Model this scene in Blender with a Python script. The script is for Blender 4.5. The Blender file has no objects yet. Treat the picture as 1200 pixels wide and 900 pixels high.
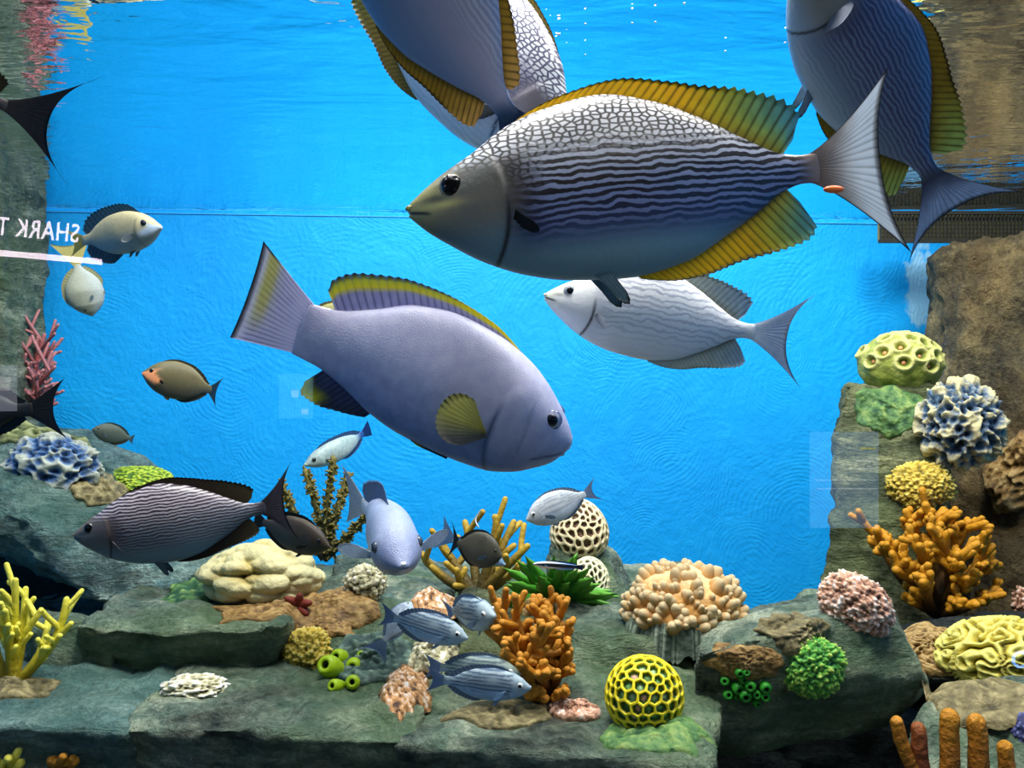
import bpy, bmesh, math, random
import numpy as np
from mathutils import Vector, Matrix, noise
from mathutils.bvhtree import BVHTree

random.seed(7)
rng = np.random.default_rng(7)
sc = bpy.context.scene
col = sc.collection
R = math.radians

# ------------------------------------------------------------------ camera
F = 1000.0                       # focal length in pixels of the 1200 x 900 frame
cam_d = bpy.data.cameras.new('camera')
cam_d.sensor_width = 36.0
cam_d.lens = 36.0 * F / 1200.0
cam_d.clip_start = 0.02
cam = bpy.data.objects.new('camera', cam_d)
cam.rotation_euler = (R(90), 0, 0)
col.objects.link(cam)
sc.camera = cam

# ------------------------------------------------------------------ world, lights, exposure
world = bpy.data.worlds.new('ambient_fill')
sc.world = world
world.use_nodes = True
world.node_tree.nodes['Background'].inputs['Color'].default_value = (0.45, 0.66, 0.9, 1)
world.node_tree.nodes['Background'].inputs['Strength'].default_value = 0.40  # even bluish fill from all sides, raised to brighten the fish flanks


def area_light(name, loc, aim, sx, sy, power, color, spread=180):
    d = bpy.data.lights.new(name, 'AREA')
    d.shape = 'RECTANGLE'
    d.size, d.size_y = sx, sy
    d.energy = power
    d.color = color
    d.spread = R(spread)
    o = bpy.data.objects.new(name, d)
    o.location = loc
    o.rotation_euler = (Vector(aim) - Vector(loc)).to_track_quat('-Z', 'Y').to_euler()
    col.objects.link(o)
    return o


area_light('tank_lamp_key', (-0.05, 0.85, 1.5), (0.1, 1.7, -0.15), 0.7, 0.35, 56, (1.0, 0.97, 0.92))
area_light('tank_lamp_right', (0.9, 1.15, 1.5), (0.8, 1.8, -0.2), 0.5, 0.4, 30, (1.0, 0.95, 0.86))
area_light('tank_lamp_rear', (0.42, 1.75, 1.5), (0.42, 2.35, 0.0), 1.2, 0.3, 24, (0.86, 0.95, 1.0))
area_light('tank_lamp_left', (-0.9, 1.05, 1.5), (-0.75, 1.7, -0.2), 0.4, 0.3, 7, (0.85, 0.95, 1.0))

sc.view_settings.view_transform = 'Standard'
sc.view_settings.look = 'None'
sc.view_settings.gamma = 1.0
sc.view_settings.use_curve_mapping = False
sc.view_settings.exposure = 0.0
sc.cycles.use_denoising = True
sc.cycles.max_bounces = 7
sc.cycles.transparent_max_bounces = 12
sc.cycles.blur_glossy = 0.3


# ------------------------------------------------------------------ helpers
def at(px, py, d):
    """Point of the tank that lies d metres in front of the camera plane."""
    return Vector(((px - 600.0) / F * d, d, (450.0 - py) / F * d))


def lin(c):
    """sRGB 0-255 to linear."""
    out = []
    for v in c[:3]:
        v = v / 255.0
        out.append(v / 12.92 if v <= 0.04045 else ((v + 0.055) / 1.055) ** 2.4)
    return tuple(out)


def L4(c):
    return (*lin(c), 1.0)


def lina(a):
    a = np.asarray(a, float) / 255.0
    return np.where(a <= 0.04045, a / 12.92, ((a + 0.055) / 1.055) ** 2.4)


def mesh_obj(name, verts, faces, mat=None, parent=None, cols=None, smooth=True, fattr=None, cols2=None):
    me = bpy.data.meshes.new(name)
    v = verts.tolist() if isinstance(verts, np.ndarray) else [tuple(p) for p in verts]
    me.from_pydata(v, [], faces)
    if cols is not None:
        a = me.color_attributes.new('pig', 'FLOAT_COLOR', 'POINT')
        c4 = np.ones((len(v), 4), np.float32)
        c4[:, :3] = np.asarray(cols)[:, :3]
        a.data.foreach_set('color', c4.ravel())
    if cols2 is not None:
        a = me.color_attributes.new('pig2', 'FLOAT_COLOR', 'POINT')
        c4 = np.ones((len(v), 4), np.float32)
        c4[:, :3] = np.asarray(cols2)[:, :3]
        a.data.foreach_set('color', c4.ravel())
    for k, vals in (fattr or {}).items():
        a = me.attributes.new(k, 'FLOAT', 'POINT')
        a.data.foreach_set('value', np.asarray(vals, np.float32).ravel())
    if smooth:
        me.polygons.foreach_set('use_smooth', np.ones(len(me.polygons), bool))
    me.update()
    if mat:
        me.materials.append(mat)
    o = bpy.data.objects.new(name, me)
    col.objects.link(o)
    o.parent = parent
    return o


def from_bm(name, bm, mat=None, parent=None, smooth=False):
    me = bpy.data.meshes.new(name)
    bm.to_mesh(me)
    bm.free()
    if smooth:
        me.polygons.foreach_set('use_smooth', np.ones(len(me.polygons), bool))
    if mat:
        me.materials.append(mat)
    o = bpy.data.objects.new(name, me)
    col.objects.link(o)
    o.parent = parent
    return o


def tag(o, label=None, cat=None, group=None, kind=None):
    if label:
        o['label'] = label
    if cat:
        o['category'] = cat
    if group:
        o['group'] = group
    if kind:
        o['kind'] = kind
    return o


def empty(name, loc=(0, 0, 0)):
    o = bpy.data.objects.new(name, None)
    o.location = loc
    o.empty_display_size = 0.02
    col.objects.link(o)
    return o


def grid_faces(n, m, wrap=False, off=0):
    f = []
    mm = m if wrap else m - 1
    for i in range(n - 1):
        for j in range(mm):
            a = off + i * m + j
            b = off + i * m + (j + 1) % m
            f.append((a, b, b + m, a + m))
    return f


def pchip(pts):
    """Smooth monotone curve through (x, y) points."""
    x = np.array([p[0] for p in pts], float)
    y = np.array([p[1] for p in pts], float)
    h = np.diff(x)
    d = np.diff(y) / h
    m = np.zeros_like(y)
    for i in range(1, len(x) - 1):
        if d[i - 1] * d[i] > 0:
            w1, w2 = 2 * h[i] + h[i - 1], h[i] + 2 * h[i - 1]
            m[i] = (w1 + w2) / (w1 / d[i - 1] + w2 / d[i])
    m[0], m[-1] = d[0], d[-1]

    def f(q):
        q = np.clip(np.asarray(q, float), x[0], x[-1])
        k = np.clip(np.searchsorted(x, q, side='right') - 1, 0, len(x) - 2)
        t = (q - x[k]) / h[k]
        t2, t3 = t * t, t * t * t
        return ((2 * t3 - 3 * t2 + 1) * y[k] + (t3 - 2 * t2 + t) * h[k] * m[k]
                + (-2 * t3 + 3 * t2) * y[k + 1] + (t3 - t2) * h[k] * m[k + 1])
    return f


def sstep(a, b, x):
    t = np.clip((np.asarray(x, float) - a) / (b - a), 0, 1)
    return t * t * (3 - 2 * t)


def mixc(a, b, t):
    a, b = np.asarray(a, float), np.asarray(b, float)
    t = np.asarray(t, float)[..., None]
    return a * (1 - t) + b * t


def ellipsoid(rx, ry, rz, n=10, m=16):
    vs = []
    for i in range(n + 1):
        a = math.pi * i / n
        for j in range(m):
            b = 2 * math.pi * j / m
            vs.append((rx * math.sin(a) * math.cos(b), ry * math.sin(a) * math.sin(b), rz * math.cos(a)))
    return np.array(vs), grid_faces(n + 1, m, True)


# ------------------------------------------------------------------ material helpers
class NT:
    def __init__(self, name):
        self.mat = bpy.data.materials.new(name)
        self.mat.use_nodes = True
        self.t = self.mat.node_tree
        self.b = self.t.nodes['Principled BSDF']
        self.out = self.t.nodes['Material Output']

    def n(self, kind, **kw):
        nd = self.t.nodes.new(kind)
        for k, v in kw.items():
            if k in nd.inputs:
                nd.inputs[k].default_value = v
            else:
                setattr(nd, k, v)
        return nd

    def l(self, a, b):
        self.t.links.new(a, b)

    def val(self, x, sock):
        if hasattr(x, 'is_linked') or hasattr(x, 'links'):
            self.l(x, sock)
        else:
            sock.default_value = x

    def math(self, op, a, b=0.0, c=None, clamp=False):
        nd = self.t.nodes.new('ShaderNodeMath')
        nd.operation = op
        nd.use_clamp = clamp
        self.val(a, nd.inputs[0])
        self.val(b, nd.inputs[1])
        if c is not None:
            self.val(c, nd.inputs[2])
        return nd.outputs[0]

    def mix(self, fac, a, b, blend='MIX'):
        nd = self.t.nodes.new('ShaderNodeMix')
        nd.data_type = 'RGBA'
        nd.blend_type = blend
        self.val(fac, nd.inputs[0])
        self.val(a, nd.inputs[6])
        self.val(b, nd.inputs[7])
        return nd.outputs[2]

    def ramp(self, fac, stops):
        nd = self.t.nodes.new('ShaderNodeValToRGB')
        e = nd.color_ramp.elements
        while len(e) < len(stops):
            e.new(0.5)
        for i, (p, c) in enumerate(stops):
            e[i].position = p
            e[i].color = c if len(c) == 4 else (*c, 1)
        self.l(fac, nd.inputs[0])
        return nd.outputs[0]

    def coord(self, scale=(1, 1, 1), which='Object', rot=(0, 0, 0)):
        tc = self.n('ShaderNodeTexCoord')
        mp = self.n('ShaderNodeMapping')
        mp.inputs['Scale'].default_value = scale
        mp.inputs['Rotation'].default_value = rot
        self.l(tc.outputs[which], mp.inputs['Vector'])
        return mp.outputs[0]

    def noise(self, vec, scale, detail=5, rough=0.55, dist=0.0):
        nd = self.n('ShaderNodeTexNoise')
        nd.inputs['Scale'].default_value = scale
        nd.inputs['Detail'].default_value = detail
        nd.inputs['Roughness'].default_value = rough
        nd.inputs['Distortion'].default_value = dist
        self.l(vec, nd.inputs['Vector'])
        return nd.outputs['Fac']

    def voro(self, vec, scale, feature='F1', rnd=1.0, out='Distance'):
        nd = self.n('ShaderNodeTexVoronoi')
        nd.feature = feature
        nd.inputs['Scale'].default_value = scale
        nd.inputs['Randomness'].default_value = rnd
        self.l(vec, nd.inputs['Vector'])
        return nd.outputs[out]

    def bump(self, h, strength=0.5, dist=0.01, prev=None):
        nd = self.n('ShaderNodeBump')
        nd.inputs['Strength'].default_value = strength
        nd.inputs['Distance'].default_value = dist
        self.l(h, nd.inputs['Height'])
        if prev is not None:
            self.l(prev, nd.inputs['Normal'])
        return nd.outputs[0]

    def base(self, c):
        self.val(c, self.b.inputs['Base Color'])

    def normal(self, nrm):
        self.l(nrm, self.b.inputs['Normal'])

    def set(self, **kw):
        for k, v in kw.items():
            self.b.inputs[k].default_value = v
        return self


def plain(name, c, rough=0.5, spec=0.3, noise_amt=0.15, scale=40.0):
    m = NT(name)
    nz = m.noise(m.coord(), scale)
    c0 = tuple(v * (1 - noise_amt) for v in lin(c))
    c1 = tuple(min(1, v * (1 + noise_amt)) for v in lin(c))
    m.base(m.ramp(nz, [(0.3, c0), (0.7, c1)]))
    m.set(**{'Roughness': rough, 'Specular IOR Level': spec})
    return m.mat


def emitter(name, c, strength):
    m = NT(name)
    nz = m.noise(m.coord(), 12.0)
    m.base((0, 0, 0, 1))
    m.val(m.ramp(nz, [(0.2, tuple(v * 0.93 for v in lin(c))), (0.8, lin(c))]), m.b.inputs['Emission Color'])
    m.b.inputs['Emission Strength'].default_value = strength
    return m.mat


# ------------------------------------------------------------------ setting: tank shell
SURF = 0.48                      # height of the water surface over the camera
GLASS = 0.33


def mat_plaster():
    m = NT('blue_trowelled_plaster')
    v = m.coord()
    nz = m.n('ShaderNodeTexNoise')
    nz.inputs['Scale'].default_value = 2.2
    m.l(v, nz.inputs['Vector'])
    add = m.n('ShaderNodeVectorMath', operation='ADD')
    sc_ = m.n('ShaderNodeVectorMath', operation='SCALE')
    m.l(nz.outputs['Color'], sc_.inputs[0])
    sc_.inputs['Scale'].default_value = 0.16
    m.l(v, add.inputs[0])
    m.l(sc_.outputs[0], add.inputs[1])
    vec = add.outputs[0]
    # arcs left by the trowel: rings around scattered centres, cut into patches
    d1 = m.voro(vec, 2.6)
    a1 = m.math('SINE', m.math('ADD', m.math('MULTIPLY', d1, 190.0), m.math('MULTIPLY', m.noise(v, 9.0, 3), 9.0)))
    d2 = m.voro(vec, 3.7)
    a2 = m.math('SINE', m.math('ADD', m.math('MULTIPLY', d2, 170.0), m.math('MULTIPLY', m.noise(v, 11.0, 3), 9.0)))
    msk = m.ramp(m.noise(vec, 5.0, 3), [(0.42, (0, 0, 0)), (0.6, (1, 1, 1))])
    msk2 = m.ramp(m.noise(vec, 7.0, 3, 0.5, 0.4), [(0.45, (0, 0, 0)), (0.62, (1, 1, 1))])
    arcs = m.math('ADD', m.math('MULTIPLY', a1, msk), m.math('MULTIPLY', a2, msk2))
    fine = m.noise(vec, 60.0, 4, 0.6)
    mid = m.noise(vec, 18.0, 4, 0.6, 0.6)
    h = m.math('ADD', m.math('MULTIPLY', arcs, 0.06), m.math('ADD', m.math('MULTIPLY', fine, 0.5), m.math('MULTIPLY', mid, 0.8)))
    m.normal(m.bump(h, 0.55, 0.007))
    c = m.ramp(m.noise(vec, 1.5, 4), [(0.3, L4((4, 146, 228))), (0.7, L4((8, 166, 242)))])
    c = m.mix(m.math('MULTIPLY', m.ramp(mid, [(0.45, (0, 0, 0)), (0.8, (1, 1, 1))]), 0.25), c, L4((40, 182, 248)))
    # paint worn off beside the right rock face
    tc = m.n('ShaderNodeTexCoord')
    mp = m.n('ShaderNodeMapping')
    mp.inputs['Location'].default_value = (-1.215, 0, -0.285)
    m.l(tc.outputs['Object'], mp.inputs['Vector'])
    mp2 = m.n('ShaderNodeMapping')
    mp2.inputs['Scale'].default_value = (17.0, 0.0, 7.0)
    m.l(mp.outputs[0], mp2.inputs['Vector'])
    ln = m.n('ShaderNodeVectorMath', operation='LENGTH')
    m.l(mp2.outputs[0], ln.inputs[0])
    wear = m.math('SUBTRACT', 1.0, m.math('ADD', ln.outputs['Value'], m.math('MULTIPLY', m.math('SUBTRACT', m.noise(v, 26, 5), 0.5), 1.9)))
    wear = m.ramp(wear, [(0.05, (0, 0, 0)), (0.35, (1, 1, 1))])
    c = m.mix(m.math('MULTIPLY', wear, 0.75), c, L4((150, 200, 225)))
    m.base(c)
    m.set(**{'Roughness': 0.62, 'Specular IOR Level': 0.25})
    return m.mat


def mat_rock(name, dark, mid, light, tint=None, strata=(1, 1, 3), scale=1.0):
    m = NT(name)
    v = m.coord(which='Object')
    vs = m.coord(scale=strata)
    n1 = m.noise(vs, 7.0 * scale, 7, 0.62, 0.3)
    n2 = m.noise(v, 34.0 * scale, 6, 0.65)
    n3 = m.noise(v, 3.0 * scale, 3)
    c = m.ramp(n1, [(0.34, L4(dark)), (0.5, L4(mid)), (0.66, L4(light))])
    c = m.mix(m.math('MULTIPLY', m.ramp(n2, [(0.35, (0, 0, 0)), (0.7, (1, 1, 1))]), 0.35), c, L4(light))
    n5 = m.noise(v, 120.0 * scale, 5, 0.7)
    c = m.mix(0.55, c, m.ramp(n5, [(0.32, (0.08, 0.08, 0.08)), (0.68, (0.95, 0.95, 0.95))]), 'OVERLAY')
    if tint:
        c = m.mix(m.math('MULTIPLY', m.ramp(n3, [(0.42, (0, 0, 0)), (0.62, (1, 1, 1))]), 0.6), c, L4(tint))
    m.base(c)
    cr = m.voro(vs, 9.0 * scale, 'DISTANCE_TO_EDGE')
    crk = m.ramp(cr, [(0.0, (0, 0, 0)), (0.05, (1, 1, 1))])
    n4 = m.noise(vs, 16.0 * scale, 8, 0.7, 1.2)
    h = m.math('ADD', m.math('MULTIPLY', n1, 1.2), m.math('ADD', m.math('MULTIPLY', n2, 0.9), m.math('ADD', m.math('MULTIPLY', crk, 0.06), m.math('MULTIPLY', n4, 1.1))))
    m.normal(m.bump(m.math('ADD', h, m.math('MULTIPLY', n5, 0.25)), 1.0, 0.034))
    m.set(**{'Roughness': 0.72, 'Specular IOR Level': 0.3})
    return m.mat


M_plaster = mat_plaster()
M_rock = mat_rock('grey_green_slate', (24, 40, 38), (88, 114, 100), (194, 202, 174), (92, 122, 76))
M_rock_blue = mat_rock('blue_grey_slate', (24, 44, 52), (84, 122, 124), (176, 200, 190), (76, 120, 102))
M_rock_olive = mat_rock('olive_stone', (34, 40, 30), (92, 102, 72), (160, 162, 118), (94, 108, 62))
M_rock_dark = mat_rock('dark_shaded_stone', (14, 18, 20), (34, 42, 42), (64, 72, 68), None)  # stone darkened so that the shade of the hollows is in its colour
M_cliff = mat_rock('brown_cliff_stone', (20, 22, 22), (70, 66, 50), (144, 128, 86), (104, 80, 40), (1.4, 1.4, 0.8), 0.8)


def quad_wall(name, a, b, z0, z1, mat, nx=1):
    vs = [(a[0], a[1], z0), (b[0], b[1], z0), (b[0], b[1], z1), (a[0], a[1], z1)]
    t = Vector((b[1] - a[1], a[0] - b[0], 0)).normalized() * -0.08
    vs += [(x + t.x, y + t.y, z) for x, y, z in vs]
    fs = [(0, 1, 2, 3), (5, 4, 7, 6), (0, 4, 5, 1), (2, 6, 7, 3), (1, 5, 6, 2), (4, 0, 3, 7)]
    o = mesh_obj(name, vs, fs, mat, smooth=False)
    return tag(o, kind='structure')


FLOOR = -0.80
WL, WR = (-1.75, 2.31), (1.85, 2.585)
o = quad_wall('wall_back', WL, WR, FLOOR, 0.62, M_plaster)
quad_wall('wall_left', (-1.75, 0.3), WL, FLOOR, 0.62, M_plaster)
quad_wall('wall_right', WR, (1.85, 0.3), FLOOR, 0.62, M_plaster)
fl = mesh_obj('floor', [(-1.75, 0.3, FLOOR), (1.85, 0.3, FLOOR), (1.85, 2.7, FLOOR), (-1.75, 2.7, FLOOR),
                        (-1.75, 0.3, FLOOR - .1), (1.85, 0.3, FLOOR - .1), (1.85, 2.7, FLOOR - .1), (-1.75, 2.7, FLOOR - .1)],
              [(0, 1, 2, 3), (7, 6, 5, 4), (0, 4, 5, 1), (1, 5, 6, 2), (2, 6, 7, 3), (3, 7, 4, 0)],
              plain('dark_tank_floor', (58, 66, 62)), smooth=False)
tag(fl, kind='structure')

# bright line of the meniscus, painted as a thin pale strip on the wall
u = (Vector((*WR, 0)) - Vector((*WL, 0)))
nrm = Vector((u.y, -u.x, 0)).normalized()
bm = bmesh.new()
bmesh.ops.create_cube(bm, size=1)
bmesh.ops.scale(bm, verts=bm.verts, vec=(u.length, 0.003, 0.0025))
o = from_bm('meniscus_strip_1', bm, plain('pale_meniscus_line', (60, 176, 244), 0.6))
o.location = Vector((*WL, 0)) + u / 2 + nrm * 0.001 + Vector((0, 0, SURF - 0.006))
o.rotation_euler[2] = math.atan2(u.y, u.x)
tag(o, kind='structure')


# water surface: mirrors what lies under it at these flat angles, lets the lamps through
def mat_surface():
    m = NT('rippled_water_surface')
    m.t.nodes.remove(m.b)
    v = m.coord(scale=(3.0, 6.5, 1))
    n1 = m.noise(v, 1.3, 3, 0.5, 0.5)
    n2 = m.noise(v, 5.0, 2, 0.5, 0.6)
    calm = m.ramp(m.noise(m.coord(scale=(1, 1, 1)), 1.7, 1), [(0.36, (0.25, 0.25, 0.25)), (0.7, (1, 1, 1))])
    h = m.math('MULTIPLY', m.math('ADD', n1, m.math('MULTIPLY', n2, 0.14)), calm)
    b = m.bump(h, 0.33, 0.035)
    fr = m.n('ShaderNodeFresnel')
    fr.inputs['IOR'].default_value = 1.13
    gl = m.n('ShaderNodeBsdfGlossy')
    gl.inputs['Roughness'].default_value = 0.0
    gl.inputs['Color'].default_value = (0.94, 0.97, 1, 1)
    m.l(b, gl.inputs['Normal'])
    tr = m.n('ShaderNodeBsdfTransparent')
    mx = m.n('ShaderNodeMixShader')
    m.l(fr.outputs[0], mx.inputs[0])
    m.l(tr.outputs[0], mx.inputs[1])
    m.l(gl.outputs[0], mx.inputs[2])
    m.l(mx.outputs[0], m.out.inputs['Surface'])
    return m.mat


o = mesh_obj('water_surface', [(-1.75, GLASS, SURF), (1.85, GLASS, SURF), (1.85, 2.584, SURF), (-1.75, 2.309, SURF)],
             [(0, 1, 2, 3)], mat_surface(), smooth=False)
tag(o, 'rippled underside of the water mirroring the blue wall and rocks', 'water', kind='stuff')


# front pane of the tank
def mat_glass():
    m = NT('tank_glass')
    m.t.nodes.remove(m.b)
    tr = m.n('ShaderNodeBsdfTransparent')
    tr.inputs['Color'].default_value = (0.97, 0.985, 0.99, 1)
    gl = m.n('ShaderNodeBsdfGlossy')
    gl.inputs['Roughness'].default_value = 0.0
    fr = m.n('ShaderNodeFresnel')
    fr.inputs['IOR'].default_value = 1.5
    mx = m.n('ShaderNodeMixShader')
    m.l(fr.outputs[0], mx.inputs[0])
    m.l(tr.outputs[0], mx.inputs[1])
    m.l(gl.outputs[0], mx.inputs[2])
    m.l(mx.outputs[0], m.out.inputs['Surface'])
    return m.mat


o = mesh_obj('window_1', [(-1.75, GLASS, FLOOR), (1.85, GLASS, FLOOR), (1.85, GLASS, 0.62), (-1.75, GLASS, 0.62)],
             [(0, 1, 2, 3)], mat_glass(), smooth=False)
tag(o, kind='structure')

# ------------------------------------------------------------------ visitors' hall behind the camera (seen only mirrored in the glass)
HALL = -1.9


def mirrored(px, py, y):
    """Point at depth y behind the camera whose reflection in the pane shows at the pixel."""
    yv = 2 * GLASS - y
    return Vector(((px - 600.0) / F * yv, y, (450.0 - py) / F * yv))


o = mesh_obj('wall_front', [(-4, HALL - .05, -1.6), (4, HALL - .05, -1.6), (4, HALL - .05, 2), (-4, HALL - .05, 2),
                            (-4, HALL - .12, -1.6), (4, HALL - .12, -1.6), (4, HALL - .12, 2), (-4, HALL - .12, 2)],
             [(0, 1, 2, 3), (7, 6, 5, 4), (0, 4, 5, 1), (2, 6, 7, 3), (1, 5, 6, 2), (4, 0, 3, 7)],
             plain('dark_hall_wall', (14, 15, 18)), smooth=False)
tag(o, kind='structure')

o = mesh_obj('floor_blocker', [(-4, HALL - .05, -1.15), (4, HALL - .05, -1.15), (4, GLASS - .03, -1.15), (-4, GLASS - .03, -1.15),  # unseen hall floor, added to block world light from below
                            (-4, HALL - .05, -1.25), (4, HALL - .05, -1.25), (4, GLASS - .03, -1.25), (-4, GLASS - .03, -1.25)],
             [(0, 1, 2, 3), (7, 6, 5, 4), (0, 4, 5, 1), (2, 6, 7, 3), (1, 5, 6, 2), (4, 0, 3, 7)],
             plain('dark_blocker_surface', (20, 22, 28), .9), smooth=False)
tag(o, kind='structure')
cu = bpy.data.curves.new('sign_letters', 'FONT')
cu.body = 'SHARK T'
cu.size = 0.078
cu.extrude = 0.001
cu.offset = 0.0005
cu.space_character = 1.1
tmp = bpy.data.objects.new('sign_letters_curve', cu)
col.objects.link(tmp)
dg = bpy.context.evaluated_depsgraph_get()
me = bpy.data.meshes.new_from_object(tmp.evaluated_get(dg))
bpy.data.objects.remove(tmp)
me.materials.clear()
me.materials.append(emitter('lit_white_letters', (255, 236, 250), 26.0))
sign = empty('lit_sign', mirrored(92, 284, HALL))
sign.rotation_euler = (R(90), R(-5.5), R(180))
tag(sign, 'lit white letters on the dark hall wall, mirrored in the glass', 'sign')
so = bpy.data.objects.new('lettering', me)
col.objects.link(so)
so.parent = sign
so.scale = (0.74, 1, 1)
bm = bmesh.new()
p0, p1 = mirrored(-60, 291, HALL), mirrored(119, 307, HALL)
d = p1 - p0
bmesh.ops.create_cube(bm, size=1)
bmesh.ops.scale(bm, verts=bm.verts, vec=(d.length, 0.01, 0.017))
o = from_bm('light_strip', bm, emitter('lit_strip_white', (255, 232, 246), 26.0))
o.location = (p0 + p1) / 2
o.rotation_euler[1] = -math.atan2(d.z, d.x)
tag(o, 'thin white light strip under the lit letters on hall wall', 'lamp')


def info_board(px0, py0, px1, py1, c, e, label, rows):
    a, b = mirrored(px0, py1, HALL), mirrored(px1, py0, HALL)
    w, h = b.x - a.x, b.z - a.z
    t = empty('information_board', ((a.x + b.x) / 2, HALL, a.z))
    tag(t, label, 'board')
    bm = bmesh.new()
    bmesh.ops.create_cube(bm, size=1)
    bmesh.ops.scale(bm, verts=bm.verts, vec=(w, 0.02, h))
    from_bm('lit_panel', bm, emitter('board_glow', c, e), t).location = (0, 0, h / 2)
    for (fx0, fx1, fy, fh, cc, ee) in rows:
        bm = bmesh.new()
        bmesh.ops.create_cube(bm, size=1)
        bmesh.ops.scale(bm, verts=bm.verts, vec=(w * (fx1 - fx0), 0.006, h * fh))
        from_bm('printed_line', bm, emitter('board_print', cc, ee), t).location = (w * ((fx0 + fx1) / 2 - 0.5), 0.012, h * fy)


info_board(950, 506, 1028, 618, (120, 170, 220), 5.0, 'tall pale lit board with a round picture, mirrored in the glass',
           [(0.72, 0.95, 0.83, 0.02, (220, 220, 90), 7), (0.66, 0.93, 0.70, 0.012, (220, 230, 255), 7), (0.66, 0.93, 0.62, 0.012, (220, 230, 255), 7),
            (0.05, 0.95, 0.50, 0.012, (210, 225, 255), 7), (0.05, 0.95, 0.41, 0.01, (210, 225, 255), 7)])
info_board(328, 438, 366, 490, (120, 200, 240), 3.2, 'small square lit board mirrored in the glass near the wall',
           [(0.4, 0.6, 0.55, 0.16, (230, 240, 255), 6), (0.7, 0.9, 0.15, 0.12, (230, 240, 255), 6)])
info_board(-16, 428, 18, 482, (200, 205, 225), 4.5, 'small pale grey lit board mirrored beside the pink coral',
           [(0.3, 0.9, 0.6, 0.3, (235, 230, 240), 7)])

bm = bmesh.new()
tv, tf = [], []
for i in range(24):
    for j in range(8):
        A_, B_ = 2 * math.pi * i / 24, 2 * math.pi * j / 8
        tv.append(((.022 + .005 * math.cos(B_)) * math.cos(A_), .005 * math.sin(B_), (.022 + .005 * math.cos(B_)) * math.sin(A_)))
for i in range(24):
    for j in range(8):
        tf.append((i * 8 + j, i * 8 + (j + 1) % 8, ((i + 1) % 24) * 8 + (j + 1) % 8, ((i + 1) % 24) * 8 + j))
bm.free()
o = mesh_obj('ring_lamp', tv, tf, emitter('blue_white_ring_glow', (110, 170, 255), 22.0))
o.location = mirrored(1196, 773, HALL)
tag(o, 'small blue-white ring lamp mirrored over the yellow brain coral', 'lamp')
# ------------------------------------------------------------------ rocks
ROCK_BVH = []


def rock(label, pts, mat, seed, voxel=0.013, amp=0.016, freq=7.0, strata=0.0, name='rock', cat='rock', ridge=0.0, zmin=None):
    """A boulder grown from the hull of its corner points, roughened like split stone."""
    pts = [Vector(p) for p in pts]
    if zmin is not None:
        for p in pts:
            p.z = max(p.z, zmin)
    c = sum(pts, Vector()) / len(pts)
    bm = bmesh.new()
    for p in pts:
        bm.verts.new(p - c)
    r = bmesh.ops.convex_hull(bm, input=bm.verts)
    bmesh.ops.delete(bm, geom=list({g for g in r['geom_interior'] + r['geom_unused'] if isinstance(g, bmesh.types.BMVert)}), context='VERTS')
    me = bpy.data.meshes.new(name)
    bm.to_mesh(me)
    bm.free()
    o = bpy.data.objects.new(name, me)
    col.objects.link(o)
    md = o.modifiers.new('remesh', 'REMESH')
    md.mode = 'VOXEL'
    md.voxel_size = voxel
    dg = bpy.context.evaluated_depsgraph_get()
    me2 = bpy.data.meshes.new_from_object(o.evaluated_get(dg))
    o.modifiers.clear()
    o.data = me2
    bpy.data.meshes.remove(me)
    me2.name = name
    n = len(me2.vertices)
    co = np.empty(n * 3, np.float32)
    no = np.empty(n * 3, np.float32)
    me2.vertices.foreach_get('co', co)
    me2.vertices.foreach_get('normal', no)
    co = co.reshape(-1, 3)
    no = no.reshape(-1, 3)
    sh = Vector((seed * 3.7, seed * 1.3, -seed * 2.1))
    dis = np.empty(n)
    for i in range(n):
        p = Vector(co[i])
        q = p * freq + sh
        d = noise.fractal(q, 1.0, 2.1, 4) * 0.9 + noise.fractal(q * 4.3, 0.8, 2.0, 3) * 0.3
        d += (noise.ridged_multi_fractal(q * 1.6, 1.0, 2.0, 3, 1.0, 2.0) - 1.2) * 0.45
        # flat chipped facets
        cell = noise.voronoi(p * (freq * 0.75) + sh * 1.7)[0]
        d += (cell[1] - cell[0]) * 0.9 - 0.45
        if strata:
            s = p.z * strata + noise.noise(p * 3 + sh) * 1.2
            d += (abs((s % 1.0) - 0.5) * 2 - 0.5) * 0.9
        if ridge:
            d += noise.ridged_multi_fractal(Vector((p.x, p.y, p.z * 0.45)) * freq * 1.2 + sh, 1.0, 2.0, 3, 1.0, 2.0) * ridge
        dis[i] = d * amp
    co += no * dis[:, None]
    me2.vertices.foreach_set('co', co.ravel())
    me2.polygons.foreach_set('use_smooth', np.ones(len(me2.polygons), bool))
    me2.materials.append(mat)
    me2.update()
    o.location = c
    ROCK_BVH.append(BVHTree.FromPolygons([tuple(Vector(v) + c) for v in co], [tuple(p.vertices) for p in me2.polygons]))
    return tag(o, label, cat)


def hit(px, py):
    """First rock surface behind the pixel: point, normal, depth."""
    d = at(px, py, 1.0).normalized()
    best = None
    for b in ROCK_BVH:
        r = b.ray_cast(Vector((0, 0, 0)), d, 6.0)
        if r[0] is not None and (best is None or r[3] < best[2]):
            best = (r[0], r[1], r[3])
    if best is None:
        print('NO ROCK AT', px, py)
        return at(px, py, 1.6), Vector((0, -1, 0)), 1.6
    return best[0], best[1], best[0].y


def P(*rows):
    return [at(*r) for r in rows]


def XYZ(*rows):
    return [Vector(r) for r in rows]


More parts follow.
